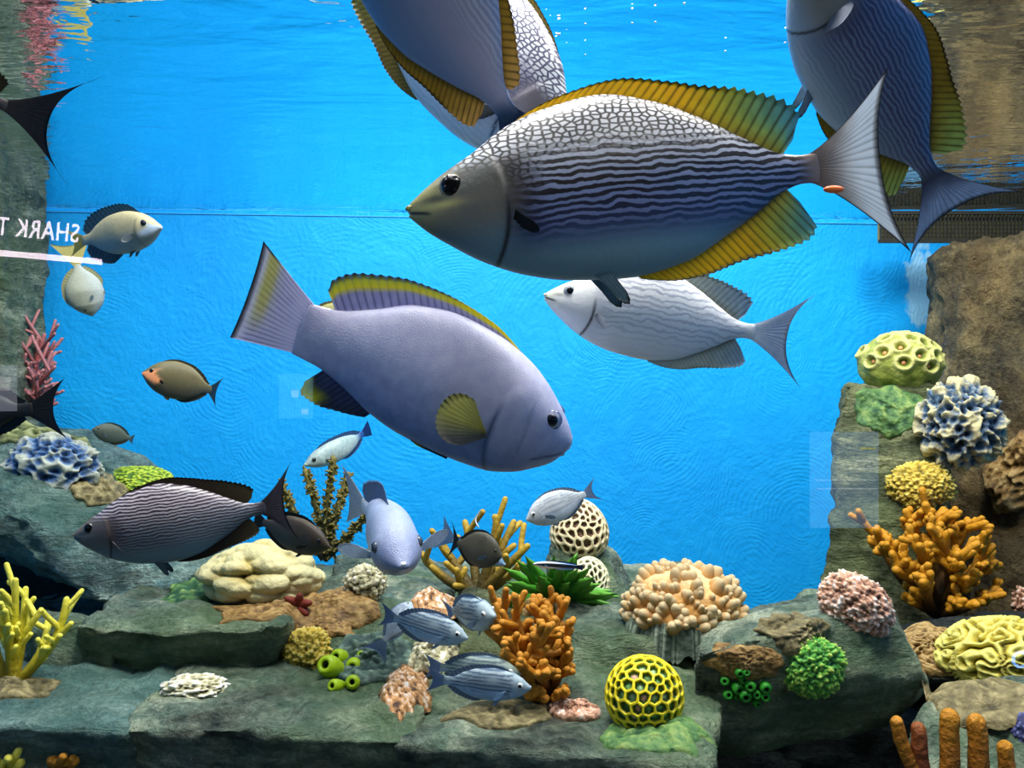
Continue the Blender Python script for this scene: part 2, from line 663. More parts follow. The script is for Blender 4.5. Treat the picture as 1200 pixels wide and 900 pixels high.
# front ledge: three slabs side by side that also carry the blocks behind
rock('long flat grey slab of the front ledge under the yellow branching coral', XYZ(
    (-1.0, 2.0, -0.44), (-0.49, 2.0, -0.44), (-0.95, 1.31, -0.425), (-0.49, 1.31, -0.43), (-0.95, 1.10, -0.437), (-0.50, 1.09, -0.442),
    (-0.95, 1.3, -0.78), (-0.48, 1.3, -0.78), (-0.95, 1.14, -0.5), (-0.49, 1.13, -0.5), (-1.0, 2.0, -0.78), (-0.49, 2.0, -0.78)), M_rock_blue, 1, 0.0095, 0.012, 8, 0, ridge=0.25)
rock('cracked grey-green slab of the front ledge holding the flat white coral', XYZ(
    (-0.50, 2.1, -0.44), (-0.125, 2.1, -0.44), (-0.50, 1.31, -0.43), (-0.125, 1.31, -0.43), (-0.51, 1.09, -0.44), (-0.125, 1.06, -0.445), (-0.3, 1.08, -0.437),
    (-0.48, 1.29, -0.78), (-0.115, 1.27, -0.78), (-0.49, 1.13, -0.5), (-0.115, 1.10, -0.5), (-0.48, 2.1, -0.78), (-0.12, 2.1, -0.78)), M_rock, 2, 0.0095, 0.013, 8, 0, ridge=0.25)
rock('green-grey slab of the front ledge under the yellow honeycomb coral', XYZ(
    (-0.13, 2.1, -0.44), (0.48, 2.1, -0.44), (0.46, 1.75, -0.44), (-0.145, 1.30, -0.43), (0.30, 1.30, -0.435), (-0.145, 1.06, -0.447), (0.24, 1.02, -0.462), (0.06, 1.04, -0.45),
    (-0.135, 1.26, -0.78), (0.25, 1.23, -0.78), (-0.135, 1.10, -0.51), (0.25, 1.06, -0.52), (-0.12, 2.1, -0.78), (0.48, 2.1, -0.78)), M_rock, 3, 0.0095, 0.013, 8, 0, ridge=0.25)

# second step
ZB = -0.446
rock('dark layered block behind the front ledge below the cream coral', XYZ(
    (-0.66, 1.27, -0.358), (-0.335, 1.26, -0.355), (-0.66, 1.30, ZB), (-0.365, 1.30, ZB), (-0.5, 1.25, -0.375),
    (-0.66, 1.6, -0.35), (-0.37, 1.6, -0.35), (-0.66, 1.6, ZB), (-0.37, 1.6, ZB)), M_rock, 4, 0.0095, 0.016, 8, 9)
rock('grey block left of the dark layered block behind yellow coral', P(
    (30, 735, 1.33), (95, 722, 1.32), (135, 745, 1.30), (40, 792, 1.30), (130, 796, 1.28), (135, 760, 1.6), (20, 740, 1.7), (30, 840, 1.35), (135, 840, 1.35)), M_rock, 5, 0.011, 0.012, 8, zmin=ZB)
rock('sloping rough block carrying the yellow dome and lime tube sponges', XYZ(
    (-0.35, 1.25, ZB), (-0.10, 1.24, ZB), (-0.36, 1.38, -0.358), (-0.10, 1.40, -0.36), (-0.36, 1.62, -0.36),
    (-0.10, 1.62, -0.37), (-0.36, 1.62, ZB), (-0.10, 1.62, ZB)), M_rock, 6, 0.011, 0.016, 8)
rock('grey cliff-faced block beside the orange bushy coral', XYZ(
    (0.07, 1.33, -0.378), (0.26, 1.30, -0.382), (0.08, 1.29, ZB), (0.29, 1.27, ZB), (0.07, 1.52, -0.375),
    (0.30, 1.52, -0.39), (0.07, 1.52, ZB), (0.30, 1.52, ZB)), M_rock, 7, 0.0095, 0.016, 8)
rock('rough low block under the orange bushy coral', XYZ(
    (-0.09, 1.31, -0.405), (0.06, 1.30, -0.405), (-0.09, 1.28, ZB), (0.06, 1.27, ZB), (-0.09, 1.55, -0.37), (0.06, 1.55, -0.37),
    (-0.09, 1.55, ZB), (0.06, 1.55, ZB)), M_rock_olive, 17, 0.010, 0.014, 9)
# back row
rock('mossy grey boulder at the back under the dark striped fish', P(
    (165, 665, 1.7), (210, 650, 1.72), (300, 640, 1.85), (345, 655, 1.85), (150, 720, 1.63), (270, 715, 1.63), (370, 700, 1.7),
    (170, 700, 1.95), (380, 680, 2.0), (200, 800, 1.8), (370, 800, 1.8)), M_rock, 8, 0.012, 0.016, 7, zmin=ZB)
rock('flat-topped grey boulder behind the white speckled coral', P(
    (385, 650, 1.8), (450, 640, 1.9), (480, 668, 1.75), (560, 690, 1.7), (390, 700, 1.66), (560, 710, 1.66),
    (400, 655, 2.05), (560, 680, 2.05), (400, 800, 1.8), (560, 800, 1.8)), M_rock, 9, 0.012, 0.014, 7, zmin=ZB)
rock('thin overhanging slab under the white speckled coral', P(
    (392, 712, 1.46), (470, 694, 1.5), (575, 706, 1.46), (398, 728, 1.44), (480, 726, 1.42), (570, 722, 1.44), (420, 712, 1.75), (570, 704, 1.75), (480, 738, 1.6)), M_rock_blue, 10, 0.009, 0.008, 12)
rock('pale low boulder under the antler coral', P(
    (565, 672, 1.75), (640, 678, 1.7), (560, 720, 1.6), (650, 725, 1.6), (570, 690, 2.05), (640, 690, 2.05), (560, 780, 1.7), (640, 780, 1.7)), M_rock, 11, 0.011, 0.012, 9, zmin=ZB)
rock('leaning grey rock cone holding both honeycomb corals', P(
    (648, 625, 1.75), (700, 612, 1.78), (712, 650, 1.72), (735, 705, 1.66), (742, 735, 1.62), (636, 665, 1.72), (640, 720, 1.62), (690, 745, 1.57),
    (655, 640, 1.95), (705, 650, 1.95), (742, 720, 1.95), (650, 720, 1.95), (700, 800, 1.8)), M_rock, 12, 0.010, 0.015, 8, zmin=ZB)
rock('grey mound behind the peach knobby coral', P(
    (752, 718, 1.62), (800, 705, 1.62), (870, 712, 1.66), (748, 745, 1.56), (800, 755, 1.54), (872, 740, 1.58), (752, 712, 1.95), (870, 715, 1.95),
    (750, 820, 1.7), (860, 820, 1.7)), M_rock, 13, 0.011, 0.014, 9, zmin=ZB)
# left
rock('big blue-grey boulder overhanging the dark hollow below green dome coral', P(
    (-110, 500, 1.75), (0, 502, 1.66), (62, 496, 1.72), (125, 508, 1.85), (205, 560, 1.85), (262, 612, 1.75),
    (272, 648, 1.62), (222, 688, 1.48), (120, 716, 1.45), (92, 662, 1.48), (10, 600, 1.48), (-110, 570, 1.5),
    (-110, 520, 1.98), (60, 505, 1.98), (190, 572, 1.98), (255, 640, 1.95), (120, 700, 1.8), (-110, 590, 1.95)), M_rock_blue, 14, 0.012, 0.021, 6.5)
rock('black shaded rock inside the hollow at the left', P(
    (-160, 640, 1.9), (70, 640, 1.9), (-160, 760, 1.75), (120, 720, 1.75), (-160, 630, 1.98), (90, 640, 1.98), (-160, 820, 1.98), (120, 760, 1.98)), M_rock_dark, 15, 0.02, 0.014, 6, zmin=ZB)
rock('tall green-grey rock pillar reaching the surface behind sign reflection', XYZ(
    (-1.72, 2.03, 0.55), (-1.235, 2.06, 0.55), (-1.24, 2.28, 0.55), (-1.72, 2.26, 0.55), (-1.22, 2.06, 0.1), (-1.21, 2.05, -0.12),
    (-1.72, 2.03, -0.78), (-1.2, 2.06, -0.78), (-1.2, 2.28, -0.78), (-1.72, 2.26, -0.78)), M_rock, 16, 0.014, 0.018, 7)
# right
rock('big slanted boulder with green tube sponges and bumpy green coral', P(
    (803, 766, 1.19), (905, 738, 1.17), (950, 722, 1.20), (1050, 722, 1.26), (1092, 802, 1.24), (1045, 852, 1.28), (838, 892, 1.25), (812, 862, 1.23),
    (832, 724, 1.42), (955, 684, 1.52), (1040, 692, 1.52), (1085, 800, 1.5), (850, 870, 1.4), (1040, 850, 1.45), (930, 790, 1.165)), M_rock, 18, 0.011, 0.012, 8)
rock('grey-green rock column holding the polyp coral and yellow dome', P(
    (988, 446, 1.92), (1092, 448, 1.9), (978, 520, 1.88), (965, 650, 1.86), (955, 720, 1.84), (1110, 500, 1.8), (1120, 600, 1.78), (1120, 740, 1.72), (1030, 740, 1.74),
    (1030, 600, 1.8), (1000, 455, 2.08), (1100, 460, 2.08), (980, 720, 2.08), (1090, 740, 2.08)), M_rock_olive, 19, 0.011, 0.02, 8, 0)
rock('towering brown rock face reaching up beside the mesh guard', [
    at(1100, 296, 2.25), at(1150, 284, 2.2), at(1210, 270, 2.15), at(1095, 420, 2.2), at(1098, 600, 2.1), at(1210, 600, 1.95), at(1090, 760, 2.0),
    Vector((1.76, 1.6, 0.38)), Vector((1.76, 1.6, -0.7)), Vector((1.76, 2.5, 0.38)), Vector((1.20, 2.42, 0.34)), Vector((1.76, 2.5, -0.7)), Vector((1.16, 2.42, -0.7))],
    M_cliff, 20, 0.013, 0.03, 6.5, 0, ridge=0.5)
rock('low dark rock behind the orange bushy coral on the right', P(
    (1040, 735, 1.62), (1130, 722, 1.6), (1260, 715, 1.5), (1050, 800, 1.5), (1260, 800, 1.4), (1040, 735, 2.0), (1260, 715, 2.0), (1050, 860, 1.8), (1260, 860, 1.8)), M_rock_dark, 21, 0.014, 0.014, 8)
rock('pale grey rock sloping down behind the orange finger sponges', P(
    (1072, 842, 1.2), (1098, 808, 1.26), (1240, 800, 1.22), (1240, 905, 1.10), (1120, 925, 1.1), (1065, 900, 1.13), (1110, 812, 1.6), (1240, 790, 1.6), (1070, 930, 1.5), (1240, 960, 1.5)), M_rock, 22, 0.010, 0.012, 9)
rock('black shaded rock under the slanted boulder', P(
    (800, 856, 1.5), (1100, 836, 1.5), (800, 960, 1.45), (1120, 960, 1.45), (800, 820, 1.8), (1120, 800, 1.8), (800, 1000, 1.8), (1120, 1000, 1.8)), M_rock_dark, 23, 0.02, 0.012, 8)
# ------------------------------------------------------------------ corals and sponges
def mat_coral(name, low, mid, high, nscale=30.0, namt=0.35, bump=0.5, bd=0.006, rough=0.6, bscale=120.0, gain=0.62):
    """Colour follows the polyp relief stored on the mesh (hgt) broken up by noise."""
    m = NT(name)
    h = m.n('ShaderNodeAttribute', attribute_name='hgt').outputs['Fac']
    v = m.coord()
    nz = m.noise(v, nscale, 4, 0.6)
    f = m.math('ADD', h, m.math('MULTIPLY', m.math('SUBTRACT', nz, 0.5), namt * 2))
    dim = lambda q: tuple(v * gain for v in lin(q))
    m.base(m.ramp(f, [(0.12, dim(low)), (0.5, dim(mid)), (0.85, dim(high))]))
    b = m.math('ADD', m.noise(v, bscale, 4, 0.6), m.math('MULTIPLY', m.voro(v, bscale * 0.8), 0.5))
    m.normal(m.bump(b, bump, bd))
    m.set(**{'Roughness': rough, 'Specular IOR Level': 0.3})
    return m.mat


def mat_pig(name, rough=0.5, bump=0.3, bscale=90.0, spec=0.35, namt=0.15):
    m = NT(name)
    a = m.n('ShaderNodeAttribute', attribute_name='pig').outputs['Color']
    v = m.coord()
    nz = m.noise(v, bscale, 4)
    m.base(m.mix(namt, a, m.ramp(nz, [(0.3, (0, 0, 0)), (0.7, (1, 1, 1))]), 'OVERLAY'))
    m.normal(m.bump(nz, bump, 0.005))
    m.set(**{'Roughness': rough, 'Specular IOR Level': spec})
    return m.mat


M_pig = mat_pig('coral_skin')


def vF(p):
    d = noise.voronoi(p)[0]
    return d[0], d[1]


def relief(kind, p, n, s):
    """Relief value 0..1 at a point of the unit form (p) for the given growth kind."""
    if kind == 'bumps':
        a, b = vF(p * s)
        return max(0.0, 1 - a * 1.35)
    if kind == 'pits':
        a, b = vF(p * s + noise.noise_vector(p * s * 0.7) * 0.35)
        return min(1.0, (a * 1.22) ** 1.35)
    if kind == 'crumble':
        a, b = vF(p * s)
        c, d = vF(p * s * 2.1 + Vector((3, 1, 2)))
        return max(0.0, min(1.0, (1 - a) * 0.75 + (1 - c) * 0.45 - 0.15))
    if kind == 'brain':
        q = noise.noise(p * s * 0.5) * 3.2 + noise.noise(p * s) * 1.1
        return abs(math.sin(q * 3.0))
    if kind == 'lobes':
        a, b = vF(p * s)
        return math.sqrt(max(0.0, 1 - (a * 1.05) ** 2))
    if kind == 'grain':
        return 0.5 + 0.5 * noise.fractal(p * s, 0.8, 2.0, 3)
    return 0.5


def ico(sub):
    bm = bmesh.new()
    bmesh.ops.create_icosphere(bm, subdivisions=sub, radius=1.0)
    vs = np.array([v.co[:] for v in bm.verts])
    fs = [tuple(v.index for v in f.verts) for f in bm.faces]
    bm.free()
    return vs, fs


ICO = {k: ico(k) for k in (3, 4, 5, 6)}


def orient(n, up=(0, 0, 1)):
    n = Vector(n).normalized()
    t = Vector(up).cross(n)
    if t.length < 1e-3:
        t = Vector((1, 0, 0))
    t.normalize()
    b = n.cross(t)
    return Matrix((t, b, n)).transposed()


def seat(px, py, lean=None, mix_up=0.5):
    H, N, d = hit(px, py)
    n = (N * (1 - mix_up) + Vector((0, -0.25, 1)) * mix_up).normalized()
    if lean is not None:
        n = Vector(lean).normalized()
    return H, n, d


def dome(name, label, px, py, rx, ry, kind, s, amp, mat, base=None, lean=None, sub=5, rz=None, sink=0.25, wob=0.10, seed=1, cat='coral', up=0.5, depth=0.0, dist=None):
    """Massive coral: a rounded mound with its own growth relief, seated on the rock behind base pixel."""
    bx, by = base or (px, py)
    H, n, d = seat(bx, by, lean, up)
    d = dist or d + depth
    k = d / F
    c = at(px, py, d + rx * k * sink)
    V, f = ICO[sub]
    rad = (rx * k, (rz or min(rx, ry * 1.3)) * k, ry * k)
    out = np.empty_like(V)
    hg = np.empty(len(V))
    sh = Vector((seed * 1.7, seed * 3.1, seed * 0.7))
    rk = rx * k
    for i, v in enumerate(V):
        p = Vector(v)
        r = relief(kind, p + sh, p, s)
        w = 1 + wob * noise.noise(p * 1.6 + sh)
        q = w * (1 + amp * (r - 0.5))
        out[i] = (v[0] * rad[0] * q, v[1] * rad[1] * q, v[2] * rad[2] * q)
        hg[i] = r
    o = mesh_obj(name, out, f, mat, None, None, True, {'hgt': hg})
    o.location = c
    if lean is not None:
        o.rotation_euler = lean if len(lean) == 3 and isinstance(lean, tuple) and False else (0, 0, 0)
    return tag(o, label, cat)


def crust(name, label, px, py, rx, ry, kind, s, thick, mat, seed=1, cat='coral', rings=26, segs=64, rough_edge=0.34, up=0.0, rot=0.0):
    """Encrusting growth draped over the rock under the pixel, with its own thickness."""
    H, N, d = hit(px, py)
    k = d / F
    M3 = orient(N)
    t, b = M3.col[0], M3.col[1]
    # tangent axes that read as across / up
    ax = Vector((1, 0, 0))
    ax = (ax - N * ax.dot(N)).normalized()
    ay = N.cross(ax).normalized()
    fore = max(0.25, abs(N.dot(-H.normalized())))
    ryw = ry * k / max(0.3, math.sqrt(1 - min(.95, (ay.dot(H.normalized())) ** 2)))
    rxw = rx * k
    cr, sr = math.cos(rot), math.sin(rot)
    pts, hg = [], []
    sh = Vector((seed * 2.3, seed, -seed * 1.1))
    for i in range(rings + 1):
        rr = i / rings
        for j in range(segs):
            a = 2 * math.pi * j / segs
            e = 1 + rough_edge * noise.noise(Vector((math.cos(a) * 1.8, math.sin(a) * 1.8, seed * 5.1))) + rough_edge * .5 * noise.noise(Vector((math.cos(a) * 5, math.sin(a) * 5, seed * 2.1)))
            lx, ly = rr * e * math.cos(a), rr * e * math.sin(a)
            off = ax * (rxw * (lx * cr - ly * sr)) + ay * (ryw * (lx * sr + ly * cr))
            q = H + off
            best = None
            for bv in ROCK_BVH:
                r = bv.ray_cast(q + N * 0.09, -N, 0.22)
                if r[0] is not None and (best is None or r[3] < best[3]):
                    best = r
            base = best[0] if best else q - N * 0.03
            sd_ = (base - q).dot(N)
            if not -0.02 < sd_ < 0.03:
                base = q + N * max(-0.02, min(0.03, sd_))
            rel = relief(kind, Vector((lx * rxw, ly * ryw, 0)) * (1 / (min(rxw, ryw) + 1e-6)) + sh, None, s)
            prof = math.sqrt(max(0.0, 1 - rr ** 2.5))
            h = thick * (prof * (0.55 + 0.75 * rel) - 0.12 * (rr > 0.97)) - (0.004 if rr > 0.97 else 0)
            pts.append(base + N * h - H)
            hg.append(rel)
    V = np.array([p[:] for p in pts])
    # calm the drape a little so that it lies over steps
    g = V.reshape(rings + 1, segs, 3)
    for _ in range(2):
        g[1:-1] = g[1:-1] * 0.6 + 0.1 * (g[:-2] + g[2:] + np.roll(g[1:-1], 1, 1) + np.roll(g[1:-1], -1, 1))
    V = g.reshape(-1, 3)
    f = grid_faces(rings + 1, segs, True)
    o = mesh_obj(name, V, f, mat, None, None, True, {'hgt': np.array(hg)})
    o.location = H
    return tag(o, label, cat)


def tube(path, radii, sides=8, tip=True, lump=0.0, seed=0):
    """Tapered tube along a path, rounded end."""
    path = [Vector(p) for p in path]
    rings = list(zip(path, radii))
    if tip:
        d = (path[-1] - path[-2]).normalized()
        r = radii[-1]
        rings += [(path[-1] + d * r * 0.5, r * 0.82), (path[-1] + d * r * 0.85, r * 0.45)]
    vs, fs = [], []
    ref = Vector((0.3, 0.9, 0.2)).normalized()
    n = len(rings)
    for i, (p, r) in enumerate(rings):
        a, b = rings[max(0, i - 1)][0], rings[min(n - 1, i + 1)][0]
        d = (b - a)
        d = d.normalized() if d.length > 1e-9 else Vector((0, 0, 1))
        x = ref.cross(d).normalized()
        y = d.cross(x)
        for j in range(sides):
            t = 2 * math.pi * j / sides
            q = p + (x * math.cos(t) + y * math.sin(t)) * r
            if lump:
                q += (q - p) * lump * noise.noise(q * (0.9 / max(r, 1e-4)) * 0.6 + Vector((seed, 0, 0)))
            vs.append(q[:])
    fs = grid_faces(n, sides, True)
    vs.append((rings[-1][0] + (path[-1] - path[-2]).normalized() * radii[-1] * 0.12)[:])
    k = len(vs) - 1
    for j in range(sides):
        fs.append(((n - 1) * sides + j, (n - 1) * sides + (j + 1) % sides, k))
    return vs, fs


def branch_coral(name, label, base, tips, r0, r1, mat, subs=3, sub_len=0.3, seed=1, lump=0.15, spread=0.8, levels=1, curve=0.15, fuzz=0, part='branch', sides=8, tipc=None, basec=None, start=0.25, cat='coral'):
    rd = random.Random(seed)
    root = empty(name, base)
    tag(root, label, cat)
    B = Vector(base)
    for tp in tips:
        T = Vector(tp) - B
        L = T.length
        side = Vector((rd.uniform(-1, 1), rd.uniform(-.6, .6), rd.uniform(-.2, .6))) * L * curve
        def pt(t):
            return T * t + side * math.sin(math.pi * t) * (1 - .3 * t)
        n = 9
        vs, fs, hs = [], [], []

        def addtube(path, radii, h0, h1):
            v, f = tube(path, radii, sides, True, lump, rd.random() * 9)
            o_ = len(vs)
            vs.extend(v)
            fs.extend([tuple(i + o_ for i in q) for q in f])
            m_ = len(v)
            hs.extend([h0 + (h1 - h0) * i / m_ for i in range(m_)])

        def grow(p0, dvec, ln, ra, rb, lev, h0):
            k = 5
            bend_ = Vector((rd.uniform(-1, 1), rd.uniform(-1, 1), rd.uniform(-.1, 1))) * ln * .18
            path = [p0 + dvec * ln * (i / (k - 1)) + bend_ * (i / (k - 1)) ** 2 for i in range(k)]
            addtube(path, [ra + (rb - ra) * i / (k - 1) for i in range(k)], h0, 1.0)
            if lev > 0:
                for _ in range(2):
                    t = rd.uniform(.45, .9)
                    i = min(k - 2, int(t * (k - 1)))
                    dv = (dvec + Vector((rd.uniform(-1, 1), rd.uniform(-1, 1), rd.uniform(-.6, 1))) * spread).normalized()
                    grow(path[i], dv, ln * .55, ra * .85, rb * .9, lev - 1, .6)
        addtube([pt(i / (n - 1)) for i in range(n)], [r0 + (r1 - r0) * (i / (n - 1)) for i in range(n)], 0.0, 1.0)
        for sidx in range(subs):
            t = start + (.95 - start) * (sidx + rd.uniform(.2, .8)) / max(1, subs)
            dvec = (T.normalized() * .6 + Vector((rd.uniform(-1, 1), rd.uniform(-1, .7), rd.uniform(-.3, 1))).normalized() * spread).normalized()
            rr = r0 + (r1 - r0) * t
            grow(pt(t), dvec, L * sub_len * rd.uniform(.6, 1.2), rr * .85, r1 * .9, levels - 1, t)
        for _ in range(fuzz):
            t = rd.uniform(.1, 1)
            dv = Vector((rd.uniform(-1, 1), rd.uniform(-1, 1), rd.uniform(-1, 1))).normalized()
            rr = (r0 + (r1 - r0) * t)
            p0 = pt(t)
            addtube([p0, p0 + dv * rr * 1.0, p0 + dv * rr * 1.9], [rr * .5, rr * .42, rr * .3], t, 1.0)
        mesh_obj(part, np.array(vs), fs, mat, root, None, True, {'hgt': np.array(hs)})
    return root


def honeycomb(name, label, c, rad, sub, mat, ridge, wall, pit, depth=0.16, seed=1, warp=0.12, low=None, rim=0.78, cat='coral', hull=None):
    """Honeycomb coral: a closed net of raised rims, each cell a sunken cup with a small polyp."""
    V, f = ICO[sub]
    P_ = [Vector(v) + noise.noise_vector(Vector(v) * 2.2 + Vector((seed, 0, 0))) * warp for v in V]
    P_ = [p.normalized() for p in P_]
    cent = [((P_[a] + P_[b] + P_[c_]) / 3).normalized() for a, b, c_ in f]
    adj = [[] for _ in V]
    for i, t in enumerate(f):
        for a in t:
            adj[a].append(i)
    vs = [p * 1.0 for p in cent]
    cols = [np.array(ridge, float) * (0.92 + 0.16 * random.random()) for _ in cent]
    faces = []
    for i, p in enumerate(P_):
        m3 = orient(p)
        x, y = m3.col[0], m3.col[1]
        ring = sorted(adj[i], key=lambda q: math.atan2((cent[q] - p).dot(y), (cent[q] - p).dot(x)))
        k = len(ring)
        ctr = sum((cent[q] for q in ring), Vector()) / k
        o_ = len(vs)
        pc = np.array(pit[random.randrange(len(pit))], float)
        for sc_, dp, cc in ((rim + .1, .012, ridge), (rim, -.012, ridge), (rim - .06, -depth * .55, wall), (rim - .16, -depth, wall)):
            for q in ring:
                v = ctr.lerp(cent[q], sc_)
                vs.append(v * (1 + dp))
                cols.append(np.array(cc, float))
        for q in ring:
            vs.append(ctr.lerp(cent[q], .26) * (1 - depth))
            cols.append(pc * .85)
        vs.append(ctr * (1 - depth * .72))
        cols.append(pc)
        for j in range(k):
            j2 = (j + 1) % k
            faces.append((ring[j], ring[j2], o_ + j2, o_ + j))
            for lv in range(4):
                faces.append((o_ + lv * k + j, o_ + lv * k + j2, o_ + (lv + 1) * k + j2, o_ + (lv + 1) * k + j))
            faces.append((o_ + 4 * k + j, o_ + 4 * k + j2, o_ + 5 * k))
    A = np.array([v[:] for v in vs])
    if hull is not None:
        A = hull(A)
    A = A * np.array(rad)
    o = mesh_obj(name, A, faces, mat, None, lina(np.clip(np.array(cols), 0, 255)), True)
    o.location = c
    return tag(o, label, cat)


def lathe(profile, seg=20):
    vs, fs = [], []
    for r, z in profile:
        for j in range(seg):
            a = 2 * math.pi * j / seg
            vs.append((r * math.cos(a), r * math.sin(a), z))
    fs = grid_faces(len(profile), seg, True)
    return np.array(vs), fs


def tube_sponges(name, label, spots, mats, lean, seed=1, hole=0.3, hgt=1.5):
    """Cluster of fat open tubes; each tube a part."""
    rd = random.Random(seed)
    H0, N0, d0 = hit(spots[0][0], spots[0][1])
    root = empty(name, H0)
    tag(root, label, 'sponge')
    for (px, py, rp) in spots:
        H, N, d = hit(px, py)
        r = rp * d / F
        L = r * hgt
        prof = [(0.55, -1.2), (.86, -.3), (1.0, .35), (.98, .75), (.84, .98), (.66, 1.1), (.45, 1.12), (hole, .98), (hole * .9, .2), (.0, .1)]
        V, f = lathe([(a * r, b * L) for a, b in prof])
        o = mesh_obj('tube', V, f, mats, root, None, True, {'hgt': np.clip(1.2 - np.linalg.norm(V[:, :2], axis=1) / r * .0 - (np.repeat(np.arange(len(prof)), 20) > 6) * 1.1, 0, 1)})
        ax = (Vector(lean) + Vector((rd.uniform(-.3, .3), rd.uniform(-.1, .1), rd.uniform(-.3, .3)))).normalized()
        m4 = orient(ax).to_4x4()
        m4.translation = H - H0 + ax * L * .55
        o.matrix_local = m4
    return root


# materials
K_yellowdome = mat_coral('yellow_crumbly_coral', (112, 96, 30), (214, 184, 66), (240, 226, 140), 22, .2, gain=.8)
K_yellowgreen = mat_coral('yellow_green_coral', (70, 110, 30), (168, 196, 50), (226, 230, 90), 25, .2, gain=.8)
K_ringed = mat_coral('yellow_green_ringed_coral', (92, 104, 36), (170, 182, 74), (232, 230, 140), 30, .3)
K_green = mat_coral('bright_green_coral', (26, 84, 52), (96, 176, 62), (218, 232, 110), 22, .25, gain=.8)
K_blue = mat_coral('blue_white_porous_coral', (24, 40, 66), (84, 130, 190), (206, 214, 196), 60, .5)
K_bluewhite = mat_coral('white_yellow_blue_porous_coral', (8, 18, 40), (96, 128, 160), (236, 224, 170), 60, .6)
K_olivepit = mat_coral('olive_porous_coral', (48, 60, 40), (124, 136, 84), (176, 182, 124), 30, .3)
K_cream = mat_coral('cream_lobed_coral', (150, 124, 56), (212, 192, 116), (236, 226, 168), 26, .35, .5)
K_brown = mat_coral('tan_brown_crust', (92, 66, 34), (164, 128, 70), (206, 174, 112), 26, .4, .7)
K_tan = mat_coral('grey_tan_crust', (82, 76, 50), (140, 128, 86), (186, 172, 122), 26, .4, .7)
K_greencrust = mat_coral('green_algae_crust', (40, 84, 52), (98, 142, 78), (150, 178, 96), 22, .4, .7)
K_greygreen = mat_coral('grey_green_knobbly_crust', (60, 86, 80), (110, 138, 122), (156, 178, 158), 26, .35, .6)
K_speck = mat_coral('white_orange_speckled_coral', (66, 40, 28), (216, 160, 100), (255, 248, 238), 75, .8, gain=.7)
K_speckwhite = mat_coral('white_cream_speckled_coral', (70, 66, 44), (206, 200, 156), (255, 252, 240), 75, .7, gain=.75)
K_speckpink = mat_coral('pink_white_speckled_coral', (96, 62, 44), (220, 168, 138), (255, 246, 236), 75, .75, gain=.8)
K_peach = mat_coral('peach_knobby_coral', (206, 140, 60), (234, 176, 96), (248, 222, 172), 16, .25, gain=.7)
K_fringe = mat_coral('grey_green_fringe', (70, 86, 74), (134, 152, 132), (184, 196, 176), 18, .3)
K_pink = mat_coral('pink_branch_coral', (128, 52, 60), (196, 96, 92), (226, 150, 150), 20, .2, .4)
K_yelbranch = mat_coral('bright_yellow_branch', (140, 124, 20), (208, 196, 40), (238, 230, 90), 20, .15, .4, gain=.8)
K_antler = mat_coral('yellow_brown_antler', (70, 62, 28), (140, 116, 40), (216, 178, 60), 18, .2, .4)
K_dolive = mat_coral('dark_olive_branch', (38, 40, 20), (84, 82, 34), (140, 128, 60), 40, .3, .4)
K_orange = mat_coral('orange_brown_bush', (58, 34, 8), (150, 90, 16), (222, 150, 40), 22, .2, .4)
K_orange2 = mat_coral('amber_bush', (34, 28, 8), (120, 80, 12), (224, 156, 24), 22, .2, .4)  # shaded inside and lit tips of the bush are put into this ramp
K_finger = mat_coral('orange_finger_sponge', (96, 54, 10), (176, 108, 14), (214, 146, 30), 50, .5, .8)
K_rust = mat_coral('rust_finger_sponge', (80, 36, 14), (128, 62, 24), (160, 90, 40), 40, .3, .7)
K_lime = mat_coral('lime_tube_sponge', (70, 84, 10), (150, 190, 16), (180, 216, 30), 20, .1, .25, .003, .35)
K_dgreen = mat_coral('deep_green_tube_sponge', (10, 46, 14), (24, 120, 26), (50, 156, 44), 20, .1, .25, .003, .35)
K_red = mat_coral('dark_red_coral', (70, 18, 14), (120, 40, 28), (160, 66, 44), 30, .2)
K_brainy = mat_coral('yellow_grooved_coral', (96, 96, 36), (196, 176, 56), (236, 226, 120), 20, .15, gain=.8)
K_violet = mat_coral('violet_blue_coral', (40, 44, 90), (86, 92, 150), (140, 146, 190), 20, .3)
K_leaf = mat_coral('green_leaf', (20, 90, 20), (56, 150, 36), (120, 196, 70), 12, .2, .2, .004, .4)

# ---- left
crust('porous_coral', 'olive green porous coral spread over the left boulder top', 40, 512, 70, 20, 'pits', 3.0, .022, K_olivepit, 2)
dome('porous_coral', 'blue and white porous coral on the left boulder', 62, 548, 52, 36, 'pits', 4.2, .34, K_blue, sub=6, rz=24, sink=.1, seed=3)
crust('tan_crust', 'sandy tan crust beside the yellow-green dome', 118, 574, 34, 26, 'grain', 4, .014, K_tan, 4)
dome('brain_coral', 'smooth yellow-green dome coral behind the dark striped rabbitfish', 160, 568, 44, 23, 'bumps', 11, .10, K_yellowgreen, sub=6, rz=36, sink=.3, seed=5)
pb, _, pd = hit(34, 500)
branch_coral('branching_coral', 'pink branching coral in front of the left rock pillar', at(30, 500, pd + .05),
             [at(52, 392, pd + .03), at(64, 430, pd - .02), at(62, 452, pd + .05), at(26, 408, pd), at(4, 402, pd + .06), at(-18, 420, pd), at(42, 446, pd - .03), at(38, 412, pd + .05), at(14, 432, pd - .02), at(-6, 450, pd - .02), at(50, 470, pd)],
             .0085, .0045, K_pink, subs=6, sub_len=.3, seed=11, levels=2, lump=.2)
pb, _, pd = hit(18, 800)
